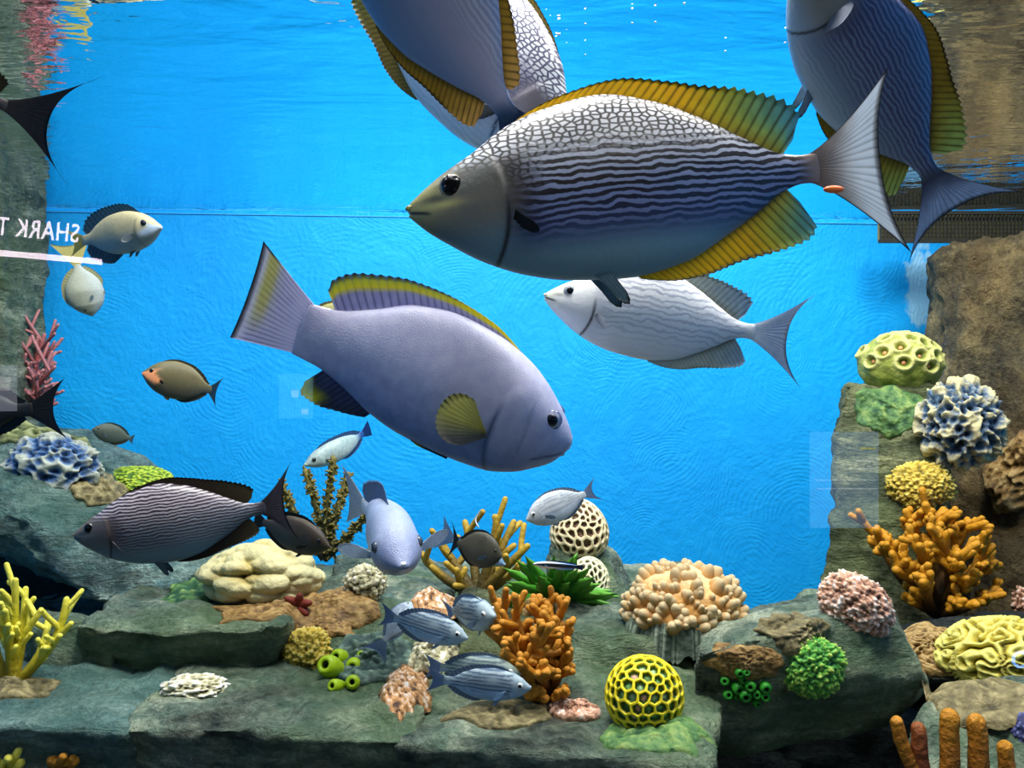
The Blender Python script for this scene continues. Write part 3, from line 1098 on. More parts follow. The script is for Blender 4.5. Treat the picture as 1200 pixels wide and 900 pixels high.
branch_coral('branching_coral', 'bright yellow branching coral at the left end of the ledge', at(14, 806, pd),
             [at(18, 680, pd - .01), at(30, 690, pd + .02), at(78, 702, pd + .03), at(70, 745, pd - .02), at(48, 715, pd), at(-4, 700, pd + .02), at(-22, 712, pd), at(6, 716, pd - .04), at(56, 728, pd + .05)],
             0.008, .0042, K_yelbranch, subs=5, sub_len=.26, seed=12, levels=1, lump=.2)
crust('tan_crust', 'rough sandy crust under the yellow branching coral', 14, 806, 48, 20, 'grain', 4, .012, K_tan, 6)
dome('plate_coral', 'flat white oval coral lying on the front ledge', 228, 807, 38, 15, 'pits', 5.5, .3, K_speckwhite, sub=5, rz=26, sink=0, seed=7)
for px, py, sd, lb in ((10, 897, 13, 'yellow coral tips low on the ledge front'), (74, 895, 14, 'pink-yellow coral tips at the foot of ledge')):
    pb, _, pd = hit(px, py)
    branch_coral('branching_coral', lb, at(px, py + 16, pd), [at(px - 14, py - 4, pd - .02), at(px, py - 8, pd - .03), at(px + 14, py - 3, pd - .02)], .008, .006, K_yelbranch if sd == 13 else K_orange, subs=2, seed=sd)

# ---- centre left
crust('green_crust', 'soft green crust beside the cream coral', 238, 692, 40, 36, 'bumps', 4, .016, K_greencrust, 8)
crust('brown_crust', 'orange-brown crust below the cream coral', 318, 716, 62, 24, 'crumble', 5, .016, K_brown, 9)
crust('brown_crust', 'sandy brown crust around the small red star coral', 392, 706, 52, 30, 'crumble', 5, .014, K_brown, 10)
crust('brown_crust', 'brown crust between cream coral and yellow dome', 378, 738, 36, 16, 'crumble', 5, .012, K_brown, 29)
dome('lobed_coral', 'cream lobed coral mound with rounded folds', 308, 674, 60, 33, 'lobes', 2.3, .5, K_cream, base=(310, 700), sub=6, rz=44, sink=.3, seed=9, depth=-.03)
H, n, d = hit(350, 710)
root = empty('star_coral', at(350, 708, d - .008))
tag(root, 'small dark red star-shaped coral on brown crust', 'coral')
for i in range(6):
    a = 2 * math.pi * i / 6 + .3
    v, f = tube([Vector((0, 0, 0)), Vector((math.cos(a) * .012, -.008, math.sin(a) * .010)), Vector((math.cos(a) * .021, -.012, math.sin(a) * .017))], [.007, .0075, .005], 8)
    mesh_obj('arm', np.array(v), f, K_red, root, None, True, {'hgt': np.full(len(v), .6)})
dome('speckled_coral', 'white and orange speckled coral wedge on the thin slab', 428, 684, 25, 23, 'crumble', 4, .4, K_speckwhite, base=(428, 700), sub=5, rz=16, sink=.2, seed=10)
dome('dome_coral', 'yellow crumbly dome coral beside the lime tube sponges', 361, 764, 29, 29, 'crumble', 5, .3, K_yellowdome, sub=6, rz=24, sink=.2, seed=11)
crust('green_crust', 'grey-green knobbly crust behind the lime tube sponges', 436, 775, 52, 36, 'bumps', 6, .018, K_greygreen, 12)
tube_sponges('tube_sponge', 'cluster of lime green open tube sponges on the ledge', [(396, 786, 13), (403, 770, 9), (417, 777, 9), (400, 804, 8), (415, 799, 8.5), (424, 770, 5)], K_lime, (-.1, -.9, .35), 1)
pb, _, pd = hit(378, 648)
pd = min(pd + .08, 2.05)
branch_coral('branching_coral', 'dark olive knobby branches against the blue wall', at(380, 655, pd),
             [at(329, 566, pd), at(358, 552, pd + .03), at(391, 538, pd), at(408, 556, pd + .04), at(434, 597, pd - .03)],
             0.008, .0062, K_dolive, subs=0, seed=21, lump=.15, fuzz=120, curve=.12, sides=7)

# ---- centre
crust('speckled_coral', 'orange-white speckled patch behind the striped grunts', 508, 706, 26, 14, 'crumble', 4, .02, K_speck, 14)
crust('speckled_coral', 'black and white speckled patch under the striped grunts', 505, 768, 24, 28, 'crumble', 4, .02, K_speckwhite, 15)
crust('speckled_coral', 'orange-edged speckled coral wedge at the ledge back', 476, 812, 27, 22, 'crumble', 4, .02, K_speck, 16)
crust('tan_crust', 'sandy crust on the ledge below the front striped grunt', 585, 838, 62, 20, 'grain', 4, .012, K_tan, 17)
pb, _, pd = hit(560, 694)
pd += .05
branch_coral('antler_coral', 'yellow-brown antler coral with forked arms', at(560, 700, pd),
             [at(492, 646, pd), at(518, 636, pd + .03), at(545, 612, pd + .05), at(582, 606, pd), at(602, 612, pd + .04), at(618, 640, pd - .03), at(612, 662, pd), at(535, 668, pd - .04)],
             0.0105, .006, K_antler, subs=3, sub_len=.4, seed=31, levels=1, lump=.1, spread=.75, curve=.14, start=.35)
# leafy plant
pb, _, pd = hit(648, 705)
pd = min(pd, 1.62)
root = empty('leafy_plant', at(650, 706, pd))
tag(root, 'green leafy plant in front of the honeycomb rock', 'plant')
rd = random.Random(5)
for i in range(34):
    a = rd.uniform(-1.35, 1.35)
    L = rd.uniform(.075, .125)
    dirv = Vector((math.sin(a), rd.uniform(-.7, .1), math.cos(a) * .9)).normalized()
    sidev = dirv.cross(Vector((rd.uniform(-.3, .3), 1, 0))).normalized()
    nv = dirv.cross(sidev)
    vs = []
    nn = 9
    for q in range(nn):
        t = q / (nn - 1)
        w = .0105 * math.sin(math.pi * min(1, .12 + t * .88)) ** .7 * (1 + .35 * math.sin(t * 26))
        cpt = dirv * L * t + Vector((0, -.01, -.012)) * t * t
        for e, hgt_ in ((-1, 0), (0, .0018), (1, 0), (0, -.0014)):
            vs.append((cpt + sidev * w * e + nv * hgt_)[:])
    mesh_obj('leaf', np.array(vs), grid_faces(nn, 4, True) + [(3, 2, 1, 0), tuple((nn - 1) * 4 + k for k in range(4))], K_leaf, root, None, True, {'hgt': np.repeat(np.linspace(.2, .9, nn), 4)})


def egg(A):
    A = A.copy()
    k = 1 - .16 * A[:, 2]
    A[:, 0] *= k
    A[:, 1] *= k
    return A


_, _, pd = hit(690, 650)
honeycomb('honeycomb_coral', 'tall cream and brown honeycomb coral on the rock cone', at(679, 621, pd + .03), (35 * pd / F, 34 * pd / F, 37 * pd / F), 3, M_pig,
          (222, 206, 164), (92, 66, 46), [(128, 98, 72), (104, 76, 60)], .13, 4, .3, hull=egg, rim=.72)
_, _, pd = hit(690, 684)
honeycomb('honeycomb_coral', 'low whitish honeycomb coral with black pits below the tall one', at(690, 684, pd + .012), (25 * pd / F, 22 * pd / F, 32 * pd / F), 3, M_pig,
          (220, 216, 176), (60, 58, 44), [(40, 42, 36), (70, 66, 50)], .18, 6, .28, rim=.7)
pb, _, pd = hit(640, 815)
crust('porous_coral', 'brown holed coral crust over the orange bush', 632, 706, 34, 20, 'pits', 4, .03, K_brown, 18)
pd = min(pd, 1.30)
branch_coral('bush_coral', 'bushy orange-brown coral climbing the middle rock', at(640, 822, pd),
             [at(585, 705, pd + .04), at(572, 735, pd + .02), at(603, 718, pd), at(632, 700, pd + .05), at(660, 712, pd + .03), at(668, 738, pd), at(650, 726, pd - .03),
              at(600, 752, pd - .05), at(625, 745, pd - .06), at(612, 775, pd - .06), at(662, 770, pd - .02), at(630, 790, pd - .08), at(664, 812, pd - .04), at(618, 815, pd - .05), at(590, 768, pd - .02)],
             0.0085, .006, K_orange, subs=7, sub_len=.25, seed=41, levels=2, lump=.15, spread=.9, start=.35)
crust('speckled_coral', 'pink and white speckled coral at the foot of orange bush', 672, 838, 32, 14, 'crumble', 4, .02, K_speckpink, 19)

# peach knobby coral with grey fringe
pd = 1.37
root = empty('knobby_coral', at(802, 726, pd))
tag(root, 'peach knobby coral mound with a grey fringed skirt', 'coral')
k = pd / F
V, f = ICO[5]
out, hg = [], []
for v in V:
    p = Vector(v)
    w = 1 + .12 * noise.noise(p * 2 + Vector((4, 4, 4))) + .1 * max(0, 1 - vF(p * 3.2)[0] * 1.3)
    zz = v[2] if v[2] > 0 else v[2] * .25
    out.append((v[0] * 62 * k * w, v[1] * 50 * k * w, zz * 54 * k * w))
    hg.append(.3 + .5 * max(0, v[2]))
mesh_obj('mound', np.array(out), f, K_peach, root, None, True, {'hgt': np.array(hg)}).location = (0, 0, .008)
rd = random.Random(9)
KV, KF = lathe([(1.5, -1.0), (1.3, -.3), (1.0, .2), (.85, .6), (.6, .92), (.3, 1.06), (0, 1.1)], 10)
knob_me = None
for i in range(290):
    z = rd.uniform(-.05, 1)
    z = max(z, -.05)
    a = rd.uniform(0, 2 * math.pi)
    rr = math.sqrt(max(0, 1 - z * z))
    p = Vector((rr * math.cos(a), rr * math.sin(a), z))
    w = 1 + .12 * noise.noise(p * 2 + Vector((4, 4, 4))) + .1 * max(0, 1 - vF(p * 3.2)[0] * 1.3)
    pos = Vector((p.x * 61 * k * w, p.y * 49 * k * w, p.z * 53 * k * w + .008))
    nrm_ = (Vector((p.x, p.y, p.z)) + Vector((0, 0, .45))).normalized()
    if knob_me is None:
        ko = mesh_obj('knob', KV, KF, K_peach, root, None, True, {'hgt': np.clip(.45 + .4 * KV[:, 2], 0, 1)})
        knob_me = ko.data
    else:
        ko = bpy.data.objects.new('knob', knob_me)
        col.objects.link(ko)
        ko.parent = root
    r = rd.uniform(.0045, .0102)
    m4 = orient(nrm_).to_4x4() @ Matrix.Diagonal((r, r, r * rd.uniform(1.1, 2.0), 1))
    m4.translation = pos
    ko.matrix_local = m4
nfr = 64
vs, fs, hg = [], [], []
rows = 7
for j in range(nfr * 4):
    a = 2 * math.pi * j / (nfr * 4)
    rid = min(1, abs(noise.noise(Vector((math.cos(a) * 13, math.sin(a) * 13, 1)))) * 1.8)
    ln = .95 + .3 * noise.noise(Vector((math.cos(a) * 5, math.sin(a) * 5, 0))) + .2 * rid
    for i in range(rows):
        t = i / (rows - 1)
        rad_ = (64 + 11 * t + (4 * rid + 3 * noise.noise(Vector((math.cos(a) * 14, math.sin(a) * 14, t * 4)))) * math.sin(math.pi * min(1, t + .2))) * k
        vs.append((rad_ * math.cos(a), rad_ * .8 * math.sin(a), (.012 - t * .052 * ln)))
        hg.append(rid)
for j in range(nfr * 4):
    for i in range(rows - 1):
        a0, b0 = j * rows + i, ((j + 1) % (nfr * 4)) * rows + i
        fs.append((a0, a0 + 1, b0 + 1, b0))
mesh_obj('fringe', np.array(vs), fs, K_fringe, root, None, True, {'hgt': np.array(hg)})

# yellow honeycomb ball
_, _, pd = hit(756, 852)
honeycomb('honeycomb_coral', 'bright yellow honeycomb ball coral with green cups', at(755, 815, pd + .02), (47 * pd / F, 46 * pd / F, 47 * pd / F), 3, M_pig,
          (226, 204, 30), (52, 84, 16), [(236, 180, 150), (130, 190, 110), (80, 126, 40), (170, 210, 150)], .12, 2, .16, rim=.8)
crust('green_crust', 'green algae crust around the foot of the yellow honeycomb ball', 768, 862, 66, 22, 'grain', 4, .012, K_greencrust, 20)

# ---- right boulder
crust('brown_crust', 'purplish brown crust above the deep green tube sponges', 872, 776, 44, 22, 'crumble', 6, .008, K_brown, 21)
tube_sponges('tube_sponge', 'cluster of small deep green tube sponges on the slanted boulder', [(861, 803, 7), (850, 798, 5.5), (851, 813, 6), (865, 786, 5.5), (874, 788, 4.5), (868, 796, 5), (872, 811, 7.5), (880, 802, 6.5),
             (886, 813, 5.5), (895, 802, 7), (896, 815, 6), (884, 822, 5), (862, 816, 4.5)], K_dgreen, (-.05, -.95, .1), 2, hgt=1.1)
crust('tan_crust', 'tan crust above the bumpy green coral', 940, 742, 44, 24, 'crumble', 5, .012, K_tan, 22)
dome('dome_coral', 'bumpy bright green dome coral on the slanted boulder', 952, 781, 38, 36, 'crumble', 6, .34, K_green, sub=6, rz=20, sink=.05, seed=23)
dome('speckled_coral', 'pink and white speckled slab coral on top of slanted boulder', 1003, 709, 46, 35, 'crumble', 5.5, .26, K_speckpink, base=(1000, 722), sub=6, rz=30, sink=.2, seed=24).rotation_euler = (0, R(32), 0)

# ---- right column
pb, _, pd = hit(1050, 462)
c0 = at(1054, 428, pd + .07)
k = (pd + .07) / F
root = empty('polyp_coral', c0)
tag(root, 'yellow-green coral dome with large ringed polyps on the column', 'coral')
V, f = ICO[6]
cups = [Vector(q).normalized() for q in ((-.62, -.6, .35), (-.3, -.8, .55), (.05, -.62, .8), (.12, -.9, .25), (.3, -.65, .6), (.55, -.75, .25), (.62, -.55, .55), (-.28, -.95, .05), (-.8, -.4, .1), (.4, -.95, -.05), (-.1, -.3, 1), (-.5, -.35, .8), (.5, -.2, .85), (.85, -.35, .1), (.8, -.1, .6), (-.85, .1, .4))]
out, hg = [], []
for v in V:
    p = Vector(v)
    q = 1 + .06 * noise.noise(p * 3)
    best = min((p - c).length for c in cups)
    ring = math.exp(-((best - .19) / .055) ** 2)
    pit = max(0, 1 - (best / .15) ** 2)
    q += .085 * ring - .10 * pit
    out.append((v[0] * 46 * k * q, v[1] * 42 * k * q, v[2] * 38 * k * q))
    hg.append(min(1, max(0, .55 + .45 * ring - .5 * pit)))
mesh_obj('dome', np.array(out), f, K_ringed, root, None, True, {'hgt': np.array(hg)})
PV, PF = ellipsoid(.0055, .0055, .004, 6, 10)
pm = plain('salmon_polyp', (216, 150, 96), .4)
pme = None
for c in cups:
    po = mesh_obj('polyp', PV, PF, pm, root) if pme is None else bpy.data.objects.new('polyp', pme)
    if pme is not None:
        col.objects.link(po)
        po.parent = root
    pme = po.data
    m4 = orient(c).to_4x4()
    m4.translation = Vector((c.x * 46 * k, c.y * 42 * k, c.z * 38 * k)) * .91
    po.matrix_local = m4
crust('green_crust', 'mossy green crust under the ringed polyp coral', 1044, 478, 38, 32, 'grain', 5, .014, K_greencrust, 25)
dome('porous_coral', 'blue-black and white porous coral boulder on the right column', 1125, 497, 46, 46, 'pits', 5.0, .42, K_bluewhite, sub=6, rz=36, sink=.1, seed=26, dist=1.8)
dome('dome_coral', 'yellow crumbly dome coral above the amber bush', 1078, 570, 38, 30, 'crumble', 6.5, .26, K_yellowdome, sub=6, rz=30, sink=.1, seed=27)
pb, _, pd = hit(1100, 700)
pd = min(pd, 1.72)
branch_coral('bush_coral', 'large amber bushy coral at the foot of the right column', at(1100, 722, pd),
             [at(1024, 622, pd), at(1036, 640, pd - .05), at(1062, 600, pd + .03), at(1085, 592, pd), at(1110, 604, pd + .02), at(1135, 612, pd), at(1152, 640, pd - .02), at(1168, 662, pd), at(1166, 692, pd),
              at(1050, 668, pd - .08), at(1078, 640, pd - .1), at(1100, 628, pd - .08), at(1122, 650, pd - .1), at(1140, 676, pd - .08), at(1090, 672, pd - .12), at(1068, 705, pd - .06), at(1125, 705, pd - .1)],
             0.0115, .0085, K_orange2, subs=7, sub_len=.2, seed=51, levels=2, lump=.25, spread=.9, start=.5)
crust('porous_coral', 'brown porous coral on the towering rock face', 1192, 556, 30, 44, 'pits', 4, .03, K_brown, 28)
dome('dome_coral', 'small salmon pink coral beside the amber bush', 1203, 706, 18, 22, 'bumps', 5, .25, K_speckpink, sub=5, seed=29)
crust('brown_crust', 'brown ridged crust between slanted boulder and yellow brain coral', 1084, 760, 48, 32, 'brain', 5, .022, K_brown, 30)
dome('brain_coral', 'yellow grooved brain coral at the right rock', 1178, 768, 70, 42, 'brain', 4.2, .22, K_brainy, sub=6, rz=50, sink=.1, seed=31)
crust('tan_crust', 'sandy crust sloping down from the yellow brain coral', 1150, 812, 70, 30, 'grain', 5, .014, K_tan, 32)
dome('dome_coral', 'violet blue coral lump beside the finger sponges', 1202, 860, 20, 22, 'bumps', 4, .2, K_violet, sub=5, seed=33)

# finger sponges
_, _, pd = hit(1112, 880)
pd = 1.09
root = empty('finger_sponge', at(1115, 930, pd))
tag(root, 'row of orange finger sponges in front of the pale rock', 'sponge')
B = at(1115, 930, pd)
for pts_, r, mt in (([(1080, 925), (1066, 893), (1056, 868), (1051, 846)], 7.5, K_finger), ([(1080, 925), (1080, 900), (1077, 872), (1076, 854)], 8.5, K_rust), ([(1111, 930), (1113, 895), (1113, 865), (1113, 840)], 10.5, K_finger),
                    ([(1146, 930), (1147, 895), (1146, 865), (1144, 846)], 10.5, K_finger), ([(1180, 935), (1180, 905), (1179, 888), (1178, 876)], 9, K_finger)):
    cp = [at(a, b, pd) - B for a, b in pts_]
    path = []
    for i in range(13):
        t = i / 12 * (len(cp) - 1)
        j = min(len(cp) - 2, int(t))
        path.append(cp[j].lerp(cp[j + 1], t - j))
    rr = r * pd / F
    v, f = tube(path, [rr * (1.15 - .15 * i / 12) for i in range(13)], 16, True, .12, r)
    mesh_obj('finger', np.array(v), f, mt, root, None, True, {'hgt': np.linspace(.25, .8, len(v))})

# ---- mesh guard at the waterline on the right
root = empty('mesh_guard', Vector((1.02, 2.36, .395)))
tag(root, 'black mesh guard strip under the surface above brown rock face', 'mesh')
M_wire = plain('black_plastic_mesh', (40, 40, 34), .5)
M_wire2 = plain('algae_tinted_mesh', (128, 124, 84), .6)
w, h = .62, .078
bm = bmesh.new()


def bar(bm, a, b, t):
    a, b = Vector(a), Vector(b)
    r = bmesh.ops.create_cube(bm, size=1)
    m = Matrix.Translation((a + b) / 2) @ Matrix.Diagonal((abs(b.x - a.x) + t, t, abs(b.z - a.z) + t, 1))
    bmesh.ops.transform(bm, matrix=m, verts=r['verts'])


for i in range(61):
    bar(bm, (w * i / 60, 0, 0), (w * i / 60, 0, h), .0036)
for i in range(8):
    bar(bm, (0, .003, h * i / 7), (w, .003, h * i / 7), .0036)
o = from_bm('wire_grid', bm, M_wire, root)
o['kind'] = 'stuff'
bm = bmesh.new()
bar(bm, (0, 0, 0), (w, 0, 0), .010)
from_bm('frame_bar', bm, M_wire, root)
bm = bmesh.new()
bar(bm, (0, 0, h), (w, 0, h), .010)
from_bm('frame_bar', bm, M_wire, root)
bm = bmesh.new()
bar(bm, (0, .015, .002), (w, .015, h - .002), .004)
from_bm('backing_strip', bm, M_wire2, root)
# ------------------------------------------------------------------ fish
def mat_skin(name, rough=0.38, spec=0.45, bumps=0.25, bscale=160.0, speckle=0.10, sheen=0.0):
    m = NT(name)
    at_ = m.n('ShaderNodeAttribute', attribute_name='pig')
    v = m.coord()
    nz = m.noise(v, 26.0, 4)
    c = m.mix(speckle, at_.outputs['Color'], m.ramp(nz, [(0.3, (0, 0, 0)), (0.7, (1, 1, 1))]), 'OVERLAY')
    m.base(c)
    vs = m.voro(m.coord(scale=(1.0, 0.6, 1.5)), bscale)
    m.normal(m.bump(vs, bumps, 0.004))
    m.set(**{'Roughness': rough, 'Specular IOR Level': spec})
    return m.mat


def mat_maze(name, freq=58.0, wob=0.9, dots=50.0, thr=0.0, dot_v=(0.055, 0.125), head=0.22):
    """Streaked rabbitfish skin: wavy pale lines low on the flank breaking into pale spots on the back."""
    m = NT(name)
    dark = m.n('ShaderNodeAttribute', attribute_name='pig').outputs['Color']
    pale = m.n('ShaderNodeAttribute', attribute_name='pig2').outputs['Color']
    u = m.n('ShaderNodeAttribute', attribute_name='u').outputs['Fac']
    w = m.n('ShaderNodeAttribute', attribute_name='w').outputs['Fac']

    def vec(a, b):
        cb = m.n('ShaderNodeCombineXYZ')
        m.val(a, cb.inputs[0])
        m.val(b, cb.inputs[1])
        return cb.outputs[0]
    n1 = m.noise(vec(m.math('MULTIPLY', u, 10.0), m.math('MULTIPLY', w, 13.0)), 1.0, 2, 0.5)
    n2 = m.noise(vec(m.math('MULTIPLY', u, 34.0), m.math('MULTIPLY', w, 30.0)), 1.0, 2, 0.5)
    ph = m.math('ADD', m.math('MULTIPLY', w, freq), m.math('ADD', m.math('MULTIPLY', n1, wob * 2.2), m.math('MULTIPLY', n2, wob * 0.7)))
    s = m.math('SINE', m.math('MULTIPLY', ph, 6.2832))
    lines = m.ramp(m.math('MULTIPLY_ADD', s, 0.5, 0.5), [(0.38 + thr, (0, 0, 0)), (0.66 + thr, (1, 1, 1))])
    nd = m.n('ShaderNodeTexVoronoi')
    nd.voronoi_dimensions = '2D'
    nd.feature = 'DISTANCE_TO_EDGE'
    nd.inputs['Scale'].default_value = 1.0
    nd.inputs['Randomness'].default_value = 0.75
    m.l(vec(m.math('MULTIPLY', u, dots * 0.72), m.math('MULTIPLY', w, dots * 1.15)), nd.inputs['Vector'])
    spots = m.ramp(nd.outputs['Distance'], [(0.09 + thr * 0.2, (0, 0, 0)), (0.22 + thr * 0.2, (1, 1, 1))])
    k1 = m.n('ShaderNodeMapRange')
    k1.interpolation_type = 'SMOOTHSTEP'
    k1.inputs[1].default_value, k1.inputs[2].default_value = dot_v
    m.l(m.math('ADD', w, m.math('MULTIPLY', m.math('SUBTRACT', n1, 0.5), 0.05)), k1.inputs[0])
    k2 = m.n('ShaderNodeMapRange')
    k2.interpolation_type = 'SMOOTHSTEP'
    k2.inputs[1].default_value, k2.inputs[2].default_value = head + 0.12, head
    m.l(m.math('ADD', u, m.math('MULTIPLY', m.math('SUBTRACT', n1, 0.5), 0.1)), k2.inputs[0])
    k2b = m.n('ShaderNodeMapRange')
    k2b.inputs[1].default_value, k2b.inputs[2].default_value = -0.02, 0.05
    m.l(w, k2b.inputs[0])
    k = m.math('MAXIMUM', k1.outputs[0], m.math('MULTIPLY', k2.outputs[0], k2b.outputs[0]))
    fac = m.mix(k, lines, spots)
    m.base(m.mix(fac, dark, pale))
    m.normal(m.bump(m.noise(m.coord(), 60.0, 3), 0.12, 0.004))
    m.set(**{'Roughness': 0.36, 'Specular IOR Level': 0.45})
    return m.mat


def mat_fin():
    m = NT('fish_fin')
    at_ = m.n('ShaderNodeAttribute', attribute_name='pig')
    m.t.nodes.remove(m.b)
    df = m.n('ShaderNodeBsdfPrincipled')
    df.inputs['Roughness'].default_value = 0.45
    tl = m.n('ShaderNodeBsdfTranslucent')
    nz = m.noise(m.coord(), 30.0, 3)
    c = m.mix(0.12, at_.outputs['Color'], m.ramp(nz, [(0.3, (0, 0, 0)), (0.7, (1, 1, 1))]), 'OVERLAY')
    m.l(c, df.inputs['Base Color'])
    m.l(c, tl.inputs['Color'])
    mx = m.n('ShaderNodeMixShader')
    mx.inputs[0].default_value = 0.5
    m.l(df.outputs[0], mx.inputs[1])
    m.l(tl.outputs[0], mx.inputs[2])
    m.l(mx.outputs[0], m.out.inputs['Surface'])
    return m.mat


M_skin = mat_skin('smooth_fish_skin')
M_scale = mat_skin('fine_scaled_skin', 0.42, 0.4, 0.10, 150.0, 0.14)
M_wet = mat_skin('glossy_eye', 0.08, 0.6, 0.0, 10.0, 0.0)
M_fin = mat_fin()
M_maze = mat_maze('streaked_skin_fine', 58.0, 0.9, 70.0, 0.04)
M_maze_fine = mat_maze('streaked_skin_finer', 58.0, 0.8, 60.0, 0.02, (0.2, 0.3), 0.0)
M_maze_white = mat_maze('streaked_skin_white', 36.0, 1.0, 40.0, -0.22, (0.3, 0.4), 0.0)


class Fish:
    def __init__(self, name, label, snout, tail, top, bot, wid, up=(0, 0, 1), bend=0.0, hbend=0.0, cat='fish', group=None,
                 gill=(0.21, 0.9), gill_e=0.05, detail=1.0):
        self.top, self.bot, self.wid = pchip(top), pchip(bot), pchip(wid)
        self.bend, self.hbend = bend, hbend
        self.gill, self.gill_e = gill, gill_e
        self.k = detail
        S, T = Vector(snout), Vector(tail)
        X = (S - T)
        self.len = X.length
        X.normalize()
        Z = Vector(up)
        Z = (Z - X * Z.dot(X)).normalized()
        Y = Z.cross(X)
        mw = Matrix((X, Y, Z)).transposed().to_4x4()
        mw.translation = (S + T) / 2
        self.root = empty(name)
        self.root.matrix_world = mw @ Matrix.Scale(self.len, 4)
        tag(self.root, label, cat, group)

    def off(self, x):
        x = np.asarray(x, float)
        return self.bend * np.maximum(0, x - 0.35) ** 2 * 2.2 + self.hbend * np.maximum(0, 0.35 - x) ** 2 * 2.2

    def loc(self, x, y, z):
        """Body station (0 snout .. 1 tail root) to local space."""
        x, y, z = np.asarray(x, float), np.asarray(y, float), np.asarray(z, float)
        return np.stack([0.5 - x, y + self.off(x), z + 0 * x], -1)

    def surf_y(self, x, z):
        t, b = float(self.top(x)), -float(self.bot(x))
        c, h = (t + b) / 2, (t - b) / 2
        s = max(-0.98, min(0.98, (z - c) / h))
        return float(self.wid(x)) * math.sqrt(1 - s * s) ** 0.9

    def body(self, colf, mat, pale=None, N=72, M=48):
        N, M = int(N * self.k), int(M * self.k) // 2 * 2
        t = np.linspace(0, 1, N)
        x = t ** 1.35
        th = np.linspace(0, 2 * np.pi, M, endpoint=False)
        X, TH = np.meshgrid(x, th, indexing='ij')
        tp, bt, wd = self.top(X), -self.bot(X), self.wid(X)
        c, h = (tp + bt) / 2, (tp - bt) / 2
        sn, cs = np.sin(TH), np.cos(TH)
        y = wd * np.sign(cs) * np.abs(cs) ** 0.9
        z = c + h * sn
        g0, g1 = self.gill
        zr = (z - 0.0) / max(self.top(0.3), 1e-3)
        xg = g0 - 0.085 * np.abs(zr + 0.1) ** 2.2 * g1
        g = X - xg
        band = sstep(-1.05, -0.8, zr) * (1 - sstep(0.45, 0.75, zr))
        lift = np.where(g < 0, sstep(-0.11, 0.0, g), 1 - sstep(0.0, 0.012, g)) * band
        y *= 1 + self.gill_e * lift
        V = self.loc(X, y, z).reshape(-1, 3)
        f = grid_faces(N, M, True)
        n0 = len(V)
        cap0 = self.loc(np.array([-0.008]), np.array([0.0]), np.array([float((self.top(0) - self.bot(0)) / 2)]))
        cap1 = self.loc(np.array([1.01]), np.array([0.0]), np.array([float((self.top(1) - self.bot(1)) / 2)]))
        V = np.vstack([V, cap0, cap1])
        for j in range(M):
            f.append((n0, (j + 1) % M, j))
            f.append((n0 + 1, n0 - M + j, n0 - M + (j + 1) % M))
        ux = np.append(X.ravel(), [0, 1])
        vv = np.append(sn.ravel(), [0, 0])
        zz = np.append(z.ravel(), [0, 0])
        gd = np.append(np.where(band > 0.3, g, 9).ravel(), [9, 9])
        cols = lina(colf(ux, vv, zz, gd))
        c2 = lina(pale(ux, vv, zz, gd)) if pale else None
        return mesh_obj('body', V, f, mat, self.root, cols, True, {'u': ux, 'w': zz}, c2)

    def _sheet(self, name, pts, thick, colv, label=None):
        """Closed thin fin from an (n, m, 3) sheet in local space."""
        n, m, _ = pts.shape
        du = np.gradient(pts, axis=0)
        dv = np.gradient(pts, axis=1)
        nr = np.cross(du, dv)
        nr /= np.linalg.norm(nr, axis=-1, keepdims=True) + 1e-9
        a, b = pts + nr * thick[..., None], pts - nr * thick[..., None]
        V = np.vstack([a.reshape(-1, 3), b.reshape(-1, 3)])
        k = n * m
        f = grid_faces(n, m)
        f += [tuple(k + i for i in q[::-1]) for q in grid_faces(n, m)]
        ring = [i * m for i in range(n)] + [(n - 1) * m + j for j in range(1, m)] + [i * m + m - 1 for i in range(n - 2, -1, -1)] + [j for j in range(m - 2, 0, -1)]
        for i in range(len(ring)):
            p, q = ring[i], ring[(i + 1) % len(ring)]
            f.append((q, p, p + k, q + k))
        c = np.vstack([colv.reshape(-1, 3)] * 2)
        o = mesh_obj(name, V, f, M_fin, self.root, c)
        if label:
            o['label'] = label
        return o

    def strip(self, name, x0, x1, heights, colf, sweep=0.5, rays=24, side=1, serr=0.08, sink=0.012, thick=0.004, lean=0.0, per=4):
        hf = pchip(heights)
        n, m = rays * per + 1, 7
        s = np.linspace(0, 1, n)
        t = np.linspace(0, 1, m)
        S, T = np.meshgrid(s, t, indexing='ij')
        ph = np.cos(S * rays * 2 * np.pi)
        x = x0 + (x1 - x0) * S
        bz = (self.top(x) if side > 0 else -self.bot(x)) - side * sink
        h = hf(S) * (1 - serr * (0.5 - 0.5 * ph)) + sink
        sw = sweep if np.isscalar(sweep) else pchip(sweep)(S)
        px = x + sw * h * T
        pz = bz + side * h * T
        pts = self.loc(px, lean * h * T ** 1.5 + 0 * px, pz)
        th = thick * .8 * (1 - 0.75 * T) * (0.88 + 0.12 * ph)
        return self._sheet(name, pts, th, lina(colf(S, T, ph)))

    def tail(self, colf, lc, lt, span, rays=22, p=2.0, skew=0.0, ease=1.25, thick=0.006, x0=0.965, notch=0.0, per=4):
        n, m = rays * per + 1, 12
        s = np.linspace(-1, 1, n)
        t = np.linspace(0, 1, m)
        S, T = np.meshgrid(s, t, indexing='ij')
        ph = np.cos(S * rays * np.pi)
        hp = 0.88 * np.where(S > 0, self.top(x0), self.bot(x0))
        zb = S * hp
        ln = lc + (lt - lc) * np.abs(S) ** p
        zm = np.sign(S) * np.abs(S) ** 0.9 * span + skew
        x = x0 + (1 - x0 + ln) * T
        z = zb + (zm - zb) * (T ** ease)
        pts = self.loc(x, 0 * x, z)
